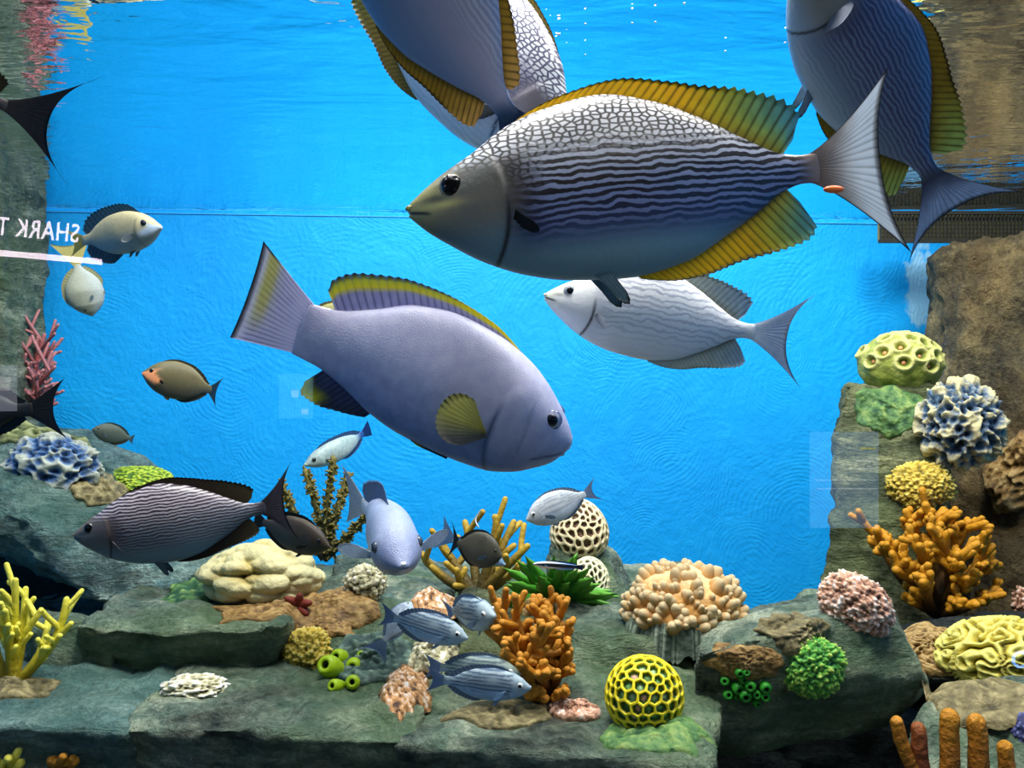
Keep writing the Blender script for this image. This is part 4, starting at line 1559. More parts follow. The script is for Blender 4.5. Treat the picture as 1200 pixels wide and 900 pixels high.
        th = thick * .8 * (1 - 0.8 * T) * (0.8 + 0.2 * ph) * np.minimum(1, 0.3 + 1.5 * (1 - np.abs(S)))
        return self._sheet('tail_fin', pts, th, lina(colf(S, T, ph)))

    def fan(self, name, x, z, length, spread, d, e, colf, sides=(1, -1), rays=12, thick=0.004, p=1.6, inset=0.9, cup=0.0, label=None):
        """Pectoral or pelvic fin: a fan of rays about axis d opening along e (mirrored for the other side)."""
        out = []
        for sd in sides:
            n, m = rays * 3 + 1, 7
            s = np.linspace(-1, 1, n)
            t = np.linspace(0.02, 1, m)
            S, T = np.meshgrid(s, t, indexing='ij')
            ph = np.cos(S * rays * np.pi)
            dd, ee = np.array(d, float), np.array(e, float)
            dd /= np.linalg.norm(dd)
            ee -= dd * ee.dot(dd)
            ee /= np.linalg.norm(ee)
            nn = np.cross(dd, ee)
            a = S * R(spread)
            ln = length * (1 - 0.5 * np.abs(S) ** p) * (1 - 0.03 * (0.5 - 0.5 * ph))
            loc = (np.cos(a) * ln * T)[..., None] * dd + (np.sin(a) * ln * T + S * 0.02 * (1 - T))[..., None] * ee + (cup * T * T * length)[..., None] * nn
            y0 = self.surf_y(x, z) * inset
            o3 = np.array([0.5 - x, y0 + 0, z])
            pts = o3 + loc
            pts[..., 1] *= sd
            pts[..., 1] += float(self.off(x))
            th = thick * (1 - 0.8 * T) * (0.6 + 0.4 * ph)
            out.append(self._sheet(name, pts, th, lina(colf(S, T, ph)), label))
        return out

    def eyes(self, x, z, r, iris, pupil=(8, 8, 10), sides=(1, -1), pr=0.62, bulge=0.35, ring=None):
        for sd in sides:
            V, f = ellipsoid(r, r * 0.55, r, 12, 20)
            y0 = self.surf_y(x, z)
            rad = np.sqrt(V[:, 0] ** 2 + V[:, 2] ** 2) / r
            c = np.tile(np.array(iris, float), (len(V), 1))
            if ring is not None:
                c = np.where((rad > 0.86)[:, None], np.array(ring, float), c)
            e = mesh_obj('eye', V, f, M_wet, self.root, lina(c))
            e.location = (0.5 - x, sd * (y0 - r * (0.55 - bulge) + 0) + float(self.off(x)), z)
            V2, f2 = ellipsoid(r * pr, r * 0.3, r * pr, 8, 16)
            pu = mesh_obj('pupil', V2, f2, M_wet, e, lina(np.tile(np.array(pupil, float), (len(V2), 1))))
            pu.location = (0, sd * r * 0.36, 0)

    def lips(self, x, z, w, h, depth, c, drop=0.5, gap=0.25):
        """Upper and lower lip, one mesh."""
        V1, f1 = ellipsoid(depth, w, h, 8, 14)
        V2 = V1 * np.array([0.85, 0.9, 0.85])
        V1 = V1 + np.array([0, 0, h * (0.8 + gap)])
        V2 = V2 - np.array([depth * drop * 0.4, 0, h * (0.8 + gap)])
        V = np.vstack([V1, V2])
        k = len(V1)
        f = f1 + [tuple(i + k for i in q) for q in f1]
        o = mesh_obj('mouth', V, f, M_skin, self.root, lina(np.tile(np.array(c, float), (len(V), 1))))
        o.location = (0.5 - x, float(self.off(x)), z)
        return o


C_ = lambda *c: np.array(c, float)


def const(c):
    c = np.array(c, float)
    return lambda S, T, ph: np.broadcast_to(c, S.shape + (3,))


def rayed(c0, c1, tip=None, ray=None, ray_amt=0.5, tip_at=0.85, edge=None):
    """Fin colour: root to margin, pale rays, optional tip band."""
    def f(S, T, ph):
        c = mixc(c0, c1, T)
        if ray is not None:
            c = mixc(c, C_(*ray), ray_amt * np.clip(ph, 0, 1) ** 0.7)
        if tip is not None:
            c = mixc(c, C_(*tip), sstep(tip_at, min(1, tip_at + 0.12), T))
        return c
    return f


# ---- streaked rabbitfish ---------------------------------------------------------
RAB_TOP = [(0, .017), (.03, .040), (.08, .074), (.15, .112), (.25, .172), (.35, .204), (.47, .222), (.6, .195), (.72, .142), (.82, .085), (.9, .045), (.96, .034), (1, .036)]
RAB_BOT = [(0, .022), (.03, .052), (.08, .090), (.15, .136), (.25, .180), (.35, .204), (.5, .215), (.63, .195), (.74, .145), (.83, .095), (.9, .052), (.96, .036), (1, .038)]
RAB_WID = [(0, .012), (.04, .035), (.1, .062), (.2, .088), (.33, .1), (.5, .09), (.7, .058), (.85, .03), (.95, .014), (1, .006)]


def rab_base(back, belly, head, lip, blue, tail0):
    def f(u, v, z, g):
        c = mixc(C_(*back), C_(*blue), sstep(0.02, -0.12, z))
        c = mixc(c, C_(*belly), sstep(-0.07, -0.16, z))
        c = mixc(c, C_(*tail0), sstep(.92, .995, u))
        hd = (1 - sstep(-0.03, 0.08, np.where(g > 5, u - 0.17, g))) * sstep(0.14, 0.05, z) + (1 - sstep(0.05, 0.14, u)) * sstep(0.03, 0.06, z)
        c = mixc(c, mixc(C_(*head), C_(*belly), sstep(-0.02, -0.13, z)), np.clip(hd, 0, 1) * 0.92)
        c = mixc(c, C_(*lip), (1 - sstep(0.02, 0.13, u)) * sstep(-0.06, 0.03, z + 0.02) * 0.85)
        c = mixc(c, np.minimum(C_(*lip) * 1.22, 250), np.exp(-((u - .075) / .045) ** 2 - ((z + .004) / .009) ** 2) * .8)
        c = mixc(c, C_(*[.55 * q for q in head]), np.exp(-((u - .055) / .03) ** 2 - ((z - .012) / .008) ** 2) * .6)
        c = mixc(c, C_(26, 24, 22), np.exp(-((z + .008 + .25 * u) / .0035) ** 2) * (1 - sstep(.03, .05, u)) * .9)
        c = mixc(c, C_(18, 18, 22), np.exp(-((g - 0.006) / 0.005) ** 2) * sstep(0.03, -0.06, z) * 0.95)
        return c
    return f


def rab_pale(base, pale, low, fade=(-0.15, -0.05)):
    def f(u, v, z, g):
        c = base(u, v, z, g)
        p = mixc(C_(*low), C_(*pale), sstep(-0.05, 0.12, z))
        gg = np.where(g > 5, u - 0.14, g)
        k = sstep(fade[0], fade[1], z) * np.maximum(sstep(-0.01, 0.11, gg), sstep(0.05, 0.10, z) * sstep(.07, .15, u)) * (1 - sstep(0.93, 1.0, u))
        return mixc(c, p, k)
    return f


def rabbitfish(label, snout, tail, mat, back, belly, head, lip, blue, pale, low, fin_lo, fin_hi, tailc, up=(0, 0, 1), bend=0.0, hbend=0.0,
               tail_len=(.17, .225, .235), fin_scale=1.0, dors_s=None, eye=(20, 15, 14), iris=(150, 140, 110), pec=(120, 125, 130), detail=1.0, pelvic=True,
               tail_edge=(14, 14, 18), fade=(-0.15, -0.05), margin=(14, 12, 10), pec_len=0.13, pec_d=(-0.75, 0.35, -0.75), eye_pr=0.86, finray=None):
    F_ = Fish('rabbitfish', label, snout, tail, RAB_TOP, RAB_BOT, RAB_WID, up, bend, hbend, detail=detail)
    b = rab_base(back, belly, head, lip, blue, tailc[0])
    F_.body(b, mat, rab_pale(b, pale, low, fade), 96, 64)

    def dors(S, T, ph):
        c = mixc(C_(*fin_lo), C_(*fin_hi), sstep(0.6, 1.0, S) * sstep(-0.3, 0.8, T))
        c = mixc(c, C_(70, 60, 20) if finray is None else C_(*finray), 0.6 * np.clip(-ph, 0, 1) * (0.4 + 0.6 * S))
        c = mixc(c, C_(*margin), sstep(0.86, 0.97, T) * (1 - sstep(0.62, 0.8, S)))
        return mixc(c, C_(60, 42, 12), (1 - sstep(0.0, 0.25, T)) * 0.6)
    fs = dors_s or fin_scale
    F_.strip('dorsal_fin', .2, .905, [(0, .008), (.08, .028 * fs), (.4, .038 * fs), (.62, .052 * fs), (.8, .09 * fs), (.9, .104 * fs), (.96, .094 * fs), (1, .03 * fs)], dors,
             sweep=[(0, 1.2), (.6, .9), (.85, .75), (1, .95)], rays=34, serr=.1)
    fs = fin_scale
    F_.strip('anal_fin', .5, .905, [(0, .006), (.15, .026 * fs), (.5, .05 * fs), (.8, .09 * fs), (.9, .10 * fs), (.96, .09 * fs), (1, .03 * fs)], dors,
             sweep=[(0, 1.2), (.6, .8), (1, .9)], rays=26, side=-1, serr=.06)

    def tc(S, T, ph):
        c = mixc(C_(*tailc[0]), C_(*tailc[1]), sstep(0.05, 0.75, T))
        c = mixc(c, c * 0.72, 0.6 * np.clip(-ph, 0, 1) * sstep(0.15, 0.4, T) * (1 - sstep(0.55, 0.9, np.abs(S))))
        e = np.maximum(sstep(0.93, 0.975, T), sstep(0.94, 0.985, np.abs(S)) * sstep(0.1, 0.3, T))
        return mixc(c, C_(*tail_edge), e)
    F_.tail(tc, tail_len[0], tail_len[1], tail_len[2], ease=1.35)
    F_.fan('pectoral_fin', .225, -.055, pec_len, 26, pec_d, (0.5, 0.2, 0.9), rayed(pec, pec, ray=tuple(0.7 * v for v in pec)), rays=9, inset=1.0)
    if pelvic:
        F_.fan('pelvic_fin', .42, -.192, .105, 16, (-.55, .12, -.9), (0.9, 0, -0.3), rayed(belly, tuple(.75 * v for v in belly), (20, 20, 20), tip_at=.9), rays=6, inset=.7)
    F_.eyes(.098, .036, .029, iris, eye, pr=eye_pr, bulge=.25)
    F_.lips(.004, -.004, .013, .009, .018, lip)
    return F_


YEL = (186, 160, 20)
rabbitfish('large streaked rabbitfish with yellow fins and pale forked tail', at(482, 247, .60), at(962, 194, .63), M_maze,
           (34, 26, 26), (112, 150, 168), (112, 110, 100), (176, 168, 100), (38, 48, 92), (232, 230, 234), (112, 126, 170),
           (246, 208, 26), (96, 168, 186), ((132, 116, 108), (242, 246, 250)), bend=-.02, detail=1.7, pec=(40, 40, 42), pec_len=.07, pec_d=(-.6, .25, -.5))
rabbitfish('rabbitfish swimming up with head above the picture and brown anal fin', at(388, -205, .655), at(598, 138, .74), M_maze_fine,
           (170, 170, 200), (120, 150, 190), (150, 150, 160), (140, 130, 100), (130, 150, 190), (206, 206, 222), (150, 172, 204),
           (150, 130, 50), (190, 165, 110), ((40, 70, 110), (60, 90, 130)), up=(.9, -.25, .3), fin_scale=.75, dors_s=.4, pelvic=False, margin=(20, 18, 14), fade=(-0.02, 0.1))
rabbitfish('pale rabbitfish with honeycomb-spotted back behind the rising one', at(668, 188, .80), at(445, -55, .90), M_maze,
           (84, 84, 112), (214, 226, 232), (150, 140, 140), (130, 120, 90), (200, 212, 222), (245, 245, 246), (232, 236, 240),
           (150, 130, 50), (120, 130, 60), ((120, 130, 140), (150, 160, 170)), up=(.75, -.25, .7), detail=1.2, fade=(-0.3, -0.2), dors_s=.6, pelvic=False)
rabbitfish('rabbitfish rising to the surface beside the brown rock face', at(938, -48, .80), at(1082, 196, .93), M_maze_fine,
           (84, 84, 124), (150, 172, 190), (150, 150, 140), (140, 135, 100), (110, 122, 150), (130, 134, 168), (124, 140, 170),
           (130, 116, 40), (150, 170, 120), ((80, 84, 104), (150, 166, 190)), up=(.85, -.35, .45), bend=.10, hbend=-.05, fin_scale=1.0, detail=1.2,
           tail_len=(.15, .24, .24), pec=(150, 156, 170), pec_len=.16, pec_d=(.25, .5, .45), fade=(-0.2, -0.1))
rabbitfish('white rabbitfish with thin wavy grey lines and forked tail', at(640, 347, .93), at(884, 389, .95), M_maze_white,
           (196, 200, 212), (226, 234, 242), (236, 238, 236), (232, 232, 205), (200, 212, 226), (252, 252, 253), (232, 238, 246),
           (196, 200, 190), (160, 185, 205), ((236, 238, 242), (190, 204, 224)), detail=1.3, tail_len=(.16, .27, .23), pelvic=False,
           iris=(170, 175, 180), eye=(14, 16, 24), eye_pr=.6, tail_edge=(90, 105, 130), margin=(150, 150, 110), fade=(-.3, -.2), pec=(200, 205, 210), pec_len=.08, finray=(130, 140, 140))
rabbitfish('dark purple streaked rabbitfish over the left boulder', at(88, 628, .98), at(306, 598, 1.0), M_maze_fine,
           (56, 46, 52), (92, 122, 132), (92, 84, 78), (110, 96, 74), (66, 74, 84), (168, 160, 170), (104, 118, 128),
           (44, 36, 26), (70, 64, 40), ((50, 46, 52), (64, 60, 70)), detail=1.3, bend=-.12, fin_scale=.75, tail_len=(.10, .17, .24), margin=(16, 14, 12),
           iris=(60, 52, 46), eye=(12, 12, 16), eye_pr=.9, pec=(140, 130, 136), pec_len=.07, fade=(-0.17, -0.1))
rabbitfish('dark rabbitfish leaving past the left rock pillar, tail showing', at(-190, 60, .78), at(8, 124, .80), M_maze_fine,
           (36, 30, 30), (80, 80, 76), (70, 66, 60), (90, 80, 60), (48, 46, 50), (120, 110, 100), (80, 80, 80),
           (60, 50, 24), (70, 60, 30), ((92, 84, 82), (54, 56, 64)), tail_len=(.26, .48, .36), tail_edge=(12, 12, 14))

# ---- the big lavender grouper ------------------------------------------------------
G_TOP = [(0, .022), (.03, .058), (.088, .112), (.15, .160), (.22, .2), (.36, .245), (.5, .258), (.65, .232), (.78, .165), (.9, .112), (1, .095)]
G_BOT = [(0, .03), (.03, .082), (.08, .125), (.14, .165), (.25, .2), (.4, .208), (.55, .2), (.67, .175), (.8, .125), (.9, .098), (1, .09)]
G_WID = [(0, .03), (.04, .07), (.12, .115), (.25, .145), (.42, .14), (.6, .105), (.8, .055), (.94, .022), (1, .008)]


def grouper_c(u, v, z, g):
    c = mixc(C_(196, 194, 220), C_(152, 160, 200), sstep(0.1, -0.12, z))
    c = mixc(c, C_(104, 130, 180), sstep(-0.06, -0.2, z))
    c = mixc(c, C_(206, 196, 220), sstep(0.75, 1.0, u) * 0.7)
    c = mixc(c, C_(164, 170, 204), (1 - sstep(0.0, 0.2, u)) * 0.6)
    c = mixc(c, C_(84, 88, 120), np.exp(-((z + .03 + .55 * u) / .005) ** 2) * (1 - sstep(.09, .11, u)) * .9)
    c = mixc(c, C_(126, 130, 168), np.exp(-((u - .15 - .25 * (z + .05) ** 2) / .004) ** 2) * sstep(.12, .05, z) * sstep(-.14, -.06, z) * .7)
    return mixc(c, C_(70, 76, 104), np.exp(-((g - 0.006) / 0.008) ** 2) * sstep(0.1, 0.0, z))


GR = Fish('grouper', 'large lavender grouper with yellow-edged fins and black-edged tail', at(668, 519, .88), at(352, 386, .90), G_TOP, G_BOT, G_WID, (0, -.12, 1),
          gill=(.25, .7), gill_e=.06, detail=1.5)
GR.body(grouper_c, M_scale)


def g_dors(S, T, ph):
    c = mixc(C_(190, 186, 216), C_(206, 202, 226), T)
    c = mixc(c, C_(110, 108, 150), 0.6 * np.clip(-ph, 0, 1))
    c = mixc(c, C_(250, 236, 60), sstep(.55, .7, T) * (1 - .15 * np.clip(-ph, 0, 1)))
    c = mixc(c, C_(150, 180, 220), sstep(.8, .9, T) * sstep(.3, .55, S))
    return mixc(c, C_(20, 22, 40), sstep(.93, .98, T) * np.clip(.3 + ph, 0, 1) * sstep(.3, .5, S))


def g_anal(S, T, ph):
    c = mixc(C_(90, 104, 150), C_(56, 66, 90), T)
    c = mixc(c, C_(30, 36, 60), .5 * np.clip(-ph, 0, 1))
    return mixc(c, C_(200, 200, 50), sstep(.45, .8, T) * sstep(.45, .7, S))


def g_tail(S, T, ph):
    c = mixc(C_(226, 220, 238), C_(226, 222, 240), T)
    c = mixc(c, C_(130, 126, 158), .6 * np.clip(-ph, 0, 1) * sstep(.15, .5, T))
    c = mixc(c, C_(232, 222, 110), np.exp(-((T - .78) / .1) ** 2) * .75 * sstep(-.9, .2, S))
    c = mixc(c, C_(240, 236, 246), sstep(.86, .92, T))
    return mixc(c, C_(16, 18, 44), np.maximum(sstep(.91, .95, T), sstep(.95, .99, np.abs(S)) * sstep(.6, .9, T) * (S > 0)))


def g_pec(S, T, ph):
    c = mixc(C_(232, 224, 110), C_(250, 240, 140), T)
    c = mixc(c, C_(110, 104, 130), sstep(.1, -.7, S) * .8)
    c = mixc(c, C_(150, 140, 70), .5 * np.clip(-ph, 0, 1))
    return mixc(c, C_(30, 30, 44), sstep(.9, .97, T) * sstep(-.1, .3, S) * np.clip(.4 + ph, 0, 1))


GR.strip('dorsal_fin', .24, .9, [(0, .006), (.15, .03), (.4, .045), (.65, .075), (.85, .10), (.95, .085), (1, .05)], g_dors, sweep=[(0, .9), (.6, .6), (1, .9)], rays=28, serr=.05, thick=.006)
GR.strip('anal_fin', .66, .87, [(0, .02), (.3, .06), (.6, .095), (.85, .10), (1, .06)], g_anal, sweep=.75, rays=12, side=-1, serr=.05, thick=.006)
GR.tail(g_tail, .215, .225, .178, rays=16, p=2, skew=.055, ease=1.05, thick=.008)
GR.fan('pectoral_fin', .262, -.045, .185, 48, (-.86, .42, .1), (.1, -.45, 1), g_pec, rays=16, p=2.6, thick=.005, inset=.96, label='yellow rounded fin with dark edge')
GR.fan('pelvic_fin', .36, -.19, .15, 14, (-.95, .05, .02), (.2, .1, 1), rayed((60, 70, 110), (30, 34, 44), (190, 180, 40), tip_at=.75), rays=7, inset=.6)
GR.eyes(.085, .062, .034, (178, 184, 214), (16, 18, 34), pr=.62, bulge=.3, ring=(90, 100, 140))
GR.lips(.03, -.03, .05, .013, .038, (168, 170, 198), drop=.2)

# ---- generic builders for the smaller fish ------------------------------------------
OV_TOP = [(0, .02), (.04, .06), (.12, .14), (.25, .215), (.42, .25), (.6, .23), (.78, .15), (.9, .07), (1, .05)]
OV_BOT = [(0, .025), (.04, .065), (.12, .14), (.25, .205), (.42, .24), (.6, .225), (.78, .15), (.9, .07), (1, .05)]
OV_WID = [(0, .02), (.1, .07), (.25, .1), (.45, .1), (.7, .06), (.92, .02), (1, .008)]


def oval_fish(name, label, snout, tail, back, belly, finc, tailc, up=(0, 0, 1), bend=0., stretch=1.0, face=None, tail_s=(.14, .19, .16), eye_r=.035,
              iris=(120, 110, 80), fin_h=.07, colf=None, group=None, pec=(150, 160, 170), wide=1.0, eye_at=(.13, .06), mat=None, cat='fish', dorsal=(.2, .93),
              pecl=.14, pec_d=(-.8, .45, -.35), pelvic=True, anal=(.52, .93), p=1.8, detail=.8, lip=None, hbend=0., tail_spot=None, pr=.6):
    T_ = [(a, b * stretch) for a, b in OV_TOP]
    B_ = [(a, b * stretch) for a, b in OV_BOT]
    W_ = [(a, b * wide) for a, b in OV_WID]
    T_[-1], B_[-1] = OV_TOP[-1], OV_BOT[-1]
    f = Fish(name, label, snout, tail, T_, B_, W_, up, bend, hbend, cat, group, gill=(.24, .8), detail=detail)

    def cf(u, v, z, g):
        c = mixc(C_(*back), C_(*belly), sstep(.3, -.75, v))
        c = mixc(c, C_(*[.6 * k for k in back]), np.exp(-((g - .006) / .008) ** 2) * .6)
        if face is not None:
            fc, u0, u1 = face
            c = mixc(c, C_(*fc), (1 - sstep(u0, u1, u + .05 * np.sin(v * 7))) * sstep(-.7, -.3, v) * (1 - sstep(.35, .6, v)))
        return c
    f.body(colf or cf, mat or M_skin)
    dk = tuple(.6 * k for k in finc)
    f.strip('dorsal_fin', dorsal[0], dorsal[1], [(0, .01), (.12, fin_h * .8), (.5, fin_h * .85), (.85, fin_h), (1, fin_h * .5)], rayed(finc, finc, ray=dk, ray_amt=.7), sweep=.7, rays=16, serr=.15, thick=.006)
    f.strip('anal_fin', anal[0], anal[1], [(0, .01), (.2, fin_h * .8), (.8, fin_h), (1, fin_h * .5)], rayed(finc, finc, ray=dk, ray_amt=.7), sweep=.7, rays=11, side=-1, serr=.08, thick=.006)
    f.tail(rayed(tailc[0], tailc[1], ray=tuple(.75 * k for k in tailc[0]), ray_amt=.5), *tail_s, rays=14, p=p, thick=.008, ease=1.1)
    f.fan('pectoral_fin', .27, -.04 * stretch, pecl, 30, pec_d, (.3, .2, 1), rayed(pec, pec, ray=tuple(.8 * k for k in pec)), rays=8, inset=.98)
    if pelvic:
        f.fan('pelvic_fin', .34, -.19 * stretch, .12, 16, (-.7, .1, -.7), (.8, 0, -.5), rayed(finc, belly), rays=5, inset=.6)
    f.eyes(eye_at[0], eye_at[1] * stretch, eye_r, iris, pr=pr)
    f.lips(.012, -.004, .02, .013, .018, lip or belly)
    return f


oval_fish('rabbitfish', 'sand-coloured fish with dark raised dorsal fin beside the sign reflection', at(189, 266, 1.45), at(97, 282, 1.5), (180, 172, 134), (150, 160, 158),
          (60, 96, 116), ((190, 180, 90), (180, 180, 110)), up=(0, -.2, 1), stretch=.88, face=((186, 208, 226), .12, .2), fin_h=.11, iris=(40, 46, 60), eye_at=(.15, .07), pec=(190, 200, 206), tail_s=(.12, .2, .15))
oval_fish('rabbitfish', 'sand-coloured fish nosing down with yellow tail under the other', at(108, 370, 1.66), at(90, 310, 1.64), (140, 146, 128), (150, 160, 156),
          (176, 176, 130), ((186, 178, 96), (190, 182, 110)), up=(-.9, -.45, .2), stretch=1.4, wide=1.5, fin_h=.06, bend=-.1, tail_s=(.38, .48, .36), eye_r=.028, iris=(60, 64, 60), pec=(170, 190, 200))
oval_fish('surgeonfish', 'dark olive fish with an orange patch on its face', at(167, 437, 1.5), at(252, 457, 1.52), (104, 98, 66), (74, 72, 56), (80, 74, 50), ((60, 76, 84), (46, 84, 110)),
          stretch=1.08, face=((250, 165, 110), .2, .28), fin_h=.035, tail_s=(.08, .13, .2), pec=(40, 38, 32), iris=(50, 46, 34), up=(0, 0, 1), pecl=.08, bend=.3)
oval_fish('surgeonfish', 'small dull olive fish above the left boulder', at(108, 503, 1.62), at(153, 514, 1.66), (74, 86, 74), (66, 80, 76), (62, 76, 70), ((70, 90, 90), (60, 100, 130)),
          stretch=1.05, fin_h=.05, tail_s=(.07, .09, .14), pelvic=False)
oval_fish('surgeonfish', 'black fish with pointed tail in front of the pink coral', at(-110, 486, 1.22), at(38, 480, 1.2), (26, 26, 26), (16, 16, 18), (20, 20, 20), ((42, 34, 26), (34, 40, 42)),
          stretch=.7, fin_h=.05, tail_s=(.16, .26, .22))
oval_fish('surgeonfish', 'dark brown fish facing the grey one below the dark branches', at(386, 641, 1.24), at(308, 612, 1.27), (70, 60, 48), (50, 50, 50), (44, 40, 34), ((50, 46, 46), (50, 48, 52)),
          stretch=1.0, fin_h=.05, tail_s=(.13, .2, .2), pec=(60, 60, 62), iris=(40, 40, 40), up=(.1, -.2, 1))
oval_fish('surgeonfish', 'dark grey-brown oval fish among the antler coral', at(588, 652, 1.33), at(536, 636, 1.36), (74, 72, 60), (52, 54, 50), (46, 48, 46), ((34, 44, 52), (28, 44, 60)),
          stretch=1.5, fin_h=.05, tail_s=(.10, .26, .5), pec=(120, 140, 160), iris=(60, 60, 50), up=(.12, -.1, 1), pecl=.2)
oval_fish('damselfish', 'bluish-grey fish half hidden behind the dark oval fish', at(592, 662, 1.42), at(531, 632, 1.46), (96, 128, 158), (150, 172, 192), (110, 140, 170), ((96, 130, 170), (110, 150, 190)),
          stretch=.62, fin_h=.05, tail_s=(.22, .3, .3), pec=(160, 180, 200))
oval_fish('snapper', 'olive-yellow fish almost hidden behind the lavender grouper', at(440, 392, 1.15), at(345, 388, 1.18), (160, 156, 96), (150, 150, 110), (150, 146, 90), ((160, 150, 80), (160, 150, 80)),
          stretch=1.4, fin_h=.03)


# ---- small pale grouper near the wall ----------------------------------------------
def sg(u, v, z, g):
    c = mixc(C_(158, 178, 176), C_(176, 190, 186), sstep(.2, -.6, v))
    n = np.sin(u * 60 + 3 * np.sin(z * 90)) * np.sin(z * 110 + 2 * np.sin(u * 37))
    c = mixc(c, C_(112, 136, 146), .45 * np.clip(n, 0, 1))
    c = mixc(c, C_(40, 70, 130), sstep(.82, .97, u))
    return mixc(c, C_(190, 200, 130), (1 - sstep(.0, .05, u)) * .5)


oval_fish('grouper', 'small pale mottled grouper with dark blue tail near the wall', at(357, 545, 2.0), at(432, 511, 2.08), (150, 170, 170), (170, 184, 180), (70, 100, 150), ((36, 60, 120), (30, 56, 120)),
          colf=sg, stretch=.66, fin_h=.05, tail_s=(.16, .15, .12), mat=M_scale, up=(-.1, -.25, 1), iris=(60, 70, 70), wide=1.1, pec=(140, 160, 170), p=2, bend=-.2)


# ---- grey fish swimming towards the glass -------------------------------------------
def gf(u, v, z, g):
    c = mixc(C_(150, 160, 186), C_(176, 188, 208), sstep(.4, -.6, v))
    c = mixc(c, C_(112, 122, 158), (1 - sstep(.05, .3, u)) * .75)
    return mixc(c, C_(196, 204, 214), sstep(.8, 1, u) * .6)


gfish = oval_fish('bream', 'grey fish swimming head-on towards the glass with fins spread', at(473, 664, 1.13), at(443, 590, 1.37), (150, 160, 186), (176, 190, 210), (116, 136, 172), ((186, 196, 206), (150, 166, 186)),
                  colf=gf, stretch=.72, wide=1.35, up=(.12, -.7, .8), fin_h=.11, tail_s=(.2, .27, .2), bend=-.1, eye_at=(.2, .06), eye_r=.036, iris=(70, 76, 90), pr=.7, dorsal=(.45, .95),
                  pec=(196, 208, 220), pecl=.2, pec_d=(-.3, .9, .25), detail=1.1, pelvic=True, lip=(200, 206, 216))


# ---- striped grunts -----------------------------------------------------------------
def grunt_c(stripe, back, belly, n=6, w0=-.02, amt=.9, headc=None):
    def f(u, v, z, g):
        c = mixc(C_(*back), C_(*belly), sstep(.25, -.45, v))
        ph = (z + .035 * (u - .4) ** 2 - w0) / .042
        s = np.clip(np.cos(ph * 2 * np.pi) * 1.6 - .1, 0, 1)
        k = s * sstep(w0 - .05, w0 - .03, z) * sstep(.17, .24, u) * (1 - sstep(.86, .95, u))
        c = mixc(c, C_(*stripe), k * amt)
        c = mixc(c, C_(*(headc or back)), (1 - sstep(.1, .22, u)) * .6)
        return mixc(c, C_(100, 116, 130), np.exp(-((g - .006) / .006) ** 2) * .5)
    return f


def grunt(label, snout, tail, col3=((44, 72, 104), (150, 168, 176), (150, 184, 214)), **kw):
    a = dict(stretch=.8, fin_h=.05, tail_s=(.13, .22, .17), eye_at=(.12, .055), eye_r=.036, iris=(225, 228, 225), pec=(170, 196, 220), pecl=.17, detail=1.1, wide=.95)
    a.update(kw)
    return oval_fish('grunt', label, snout, tail, col3[1], col3[2], (130, 150, 172), ((140, 166, 196), (120, 146, 180)), colf=grunt_c(*col3), mat=M_skin, **a)


grunt('striped silver-blue grunt swimming in front near the orange coral', at(622, 806, 1.05), at(520, 797, 1.06), up=(0, -.15, 1))
grunt('striped grunt just behind the front one, tail crossing it', at(610, 790, 1.14), at(516, 782, 1.15), ((52, 78, 100), (140, 158, 150), (140, 172, 198)), up=(.1, -.1, 1))
grunt('striped grunt above the speckled coral, white-rimmed eye', at(548, 748, 1.14), at(462, 724, 1.17), up=(.1, -.1, 1))
grunt('striped grunt turning towards the glass below the antler coral', at(580, 722, 1.20), at(530, 716, 1.29), stretch=.95, wide=1.2, up=(-.25, -.1, 1))
grunt('faint striped grunt facing away behind the white-rimmed-eye one', at(482, 706, 1.30), at(455, 745, 1.25), ((120, 140, 166), (186, 200, 212), (176, 196, 216)), stretch=1.0, wide=1.1, up=(-.9, -.2, .4), bend=.3, tail_s=(.2, .3, .35))
grunt('silver grunt with faint grey stripes beside the tall honeycomb coral', at(617, 609, 1.4), at(686, 579, 1.42), ((150, 160, 172), (196, 202, 206), (190, 204, 218)), stretch=1.02, up=(-.15, -.1, 1), tail_s=(.12, .24, .2), fin_h=.035, pec=(140, 160, 180))


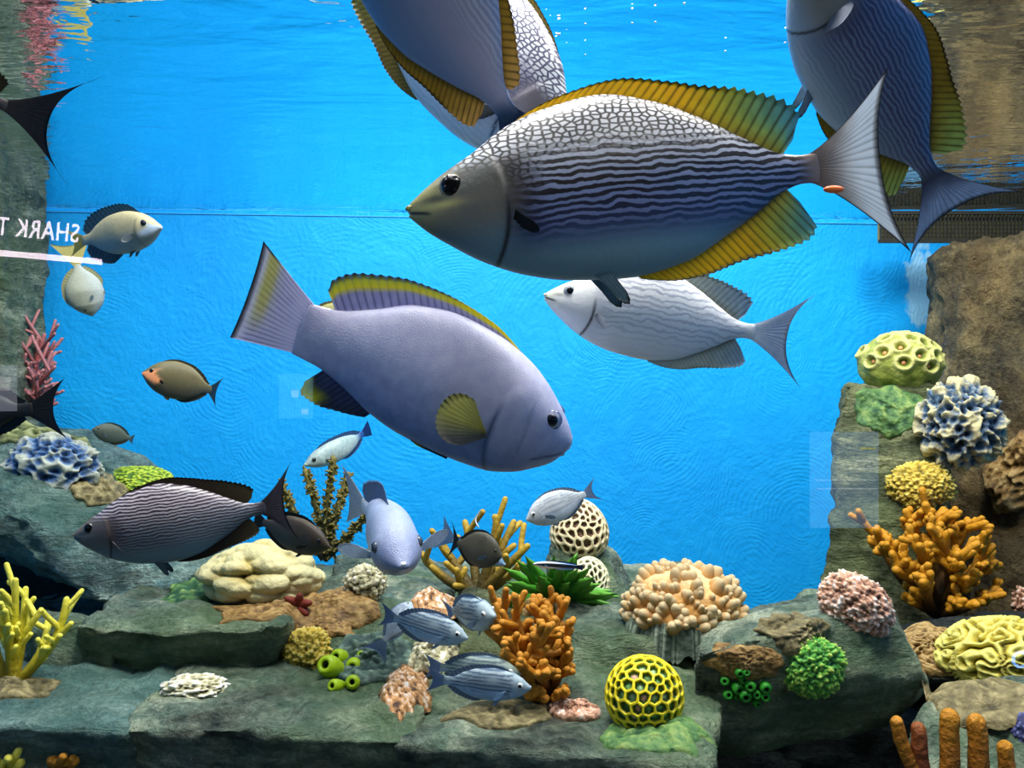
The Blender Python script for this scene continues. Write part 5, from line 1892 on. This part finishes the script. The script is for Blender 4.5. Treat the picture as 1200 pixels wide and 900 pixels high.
# ---- cleaner wrasses ------------------------------------------------------------------
def wrasse(label, snout, tail, bend, up=(0, 0, 1)):
    T_ = [(0, .015), (.1, .05), (.35, .075), (.7, .062), (1, .04)]
    W_ = [(0, .012), (.15, .04), (.4, .05), (.8, .03), (1, .012)]
    f = Fish('cleaner_wrasse', label, snout, tail, T_, T_, W_, up, bend, bend * .3, gill_e=.0, detail=.8)

    def cf(u, v, z, g):
        c = mixc(C_(236, 238, 240), C_(70, 130, 220), sstep(.35, .9, u) * .8)
        k = 1 - sstep(.25 + .35 * u, .45 + .4 * u, np.abs(v - .12))
        return mixc(c, C_(8, 8, 16), k)
    f.body(cf, M_skin)
    f.strip('dorsal_fin', .28, .95, [(0, .01), (.3, .035), (.9, .035), (1, .02)], const((40, 60, 100)), rays=14, thick=.005)
    f.strip('anal_fin', .52, .95, [(0, .01), (.3, .03), (1, .02)], const((170, 200, 230)), side=-1, rays=9, thick=.005)
    f.tail(rayed((10, 12, 24), (30, 50, 110)), .13, .13, .06, rays=8, thick=.006)
    f.fan('pectoral_fin', .25, -.01, .09, 22, (-.8, .5, -.2), (.2, .2, 1), const((180, 200, 220)), rays=5)
    f.eyes(.07, .015, .018, (230, 230, 220))
    return f


wrasse('cleaner wrasse with black stripe gliding over the green leafy plant', at(625, 661, 1.22), at(675, 664, 1.24), .05)
wrasse('curled cleaner wrasse on the back of the dark oval fish', at(560, 619, 1.31), at(553, 599, 1.32), .9, (.3, -.9, .2))

# ---- small orange speck and bubbles -------------------------------------------------------
V, f = ellipsoid(.0075, .003, .0027, 8, 12)
o = mesh_obj('orange_speck', V, f, plain('plain_orange', (255, 120, 60), .4), None)
o.location = at(977, 222, .60)
tag(o, 'small orange oval speck drifting by the big pale tail', 'pellet')
V, f = ellipsoid(1, 1, .8, 8, 12)
m = NT('air_bubble')
m.base(m.ramp(m.noise(m.coord(), 3.0), [(0.3, (.75, .9, 1)), (.7, (1, 1, 1))]))
m.set(**{'Roughness': .05, 'Specular IOR Level': .8})
bub = mesh_obj('bubble', V, f, m.mat)
for i, (px, py, r) in enumerate([(655, 40, 1.9), (645, 37, 1.0), (652, 58, 1.2), (686, 28, 1.3), (686, 64, 1.0), (640, 29, .8), (741, 27, 1.2), (768, 26, 1.4), (802, 4, 1.6), (850, 60, 1.3), (920, 50, 1.3), (664, 50, .7)]):
    b = bub if i == 0 else bub.copy()
    if i:
        col.objects.link(b)
    dd = .47 / ((450 - py) / F)
    b.location = at(px, py, dd)
    b.scale = [r * dd / F] * 3
    tag(b, 'tiny white air bubble drifting under the water surface', 'bubble', 'air bubbles under the surface')
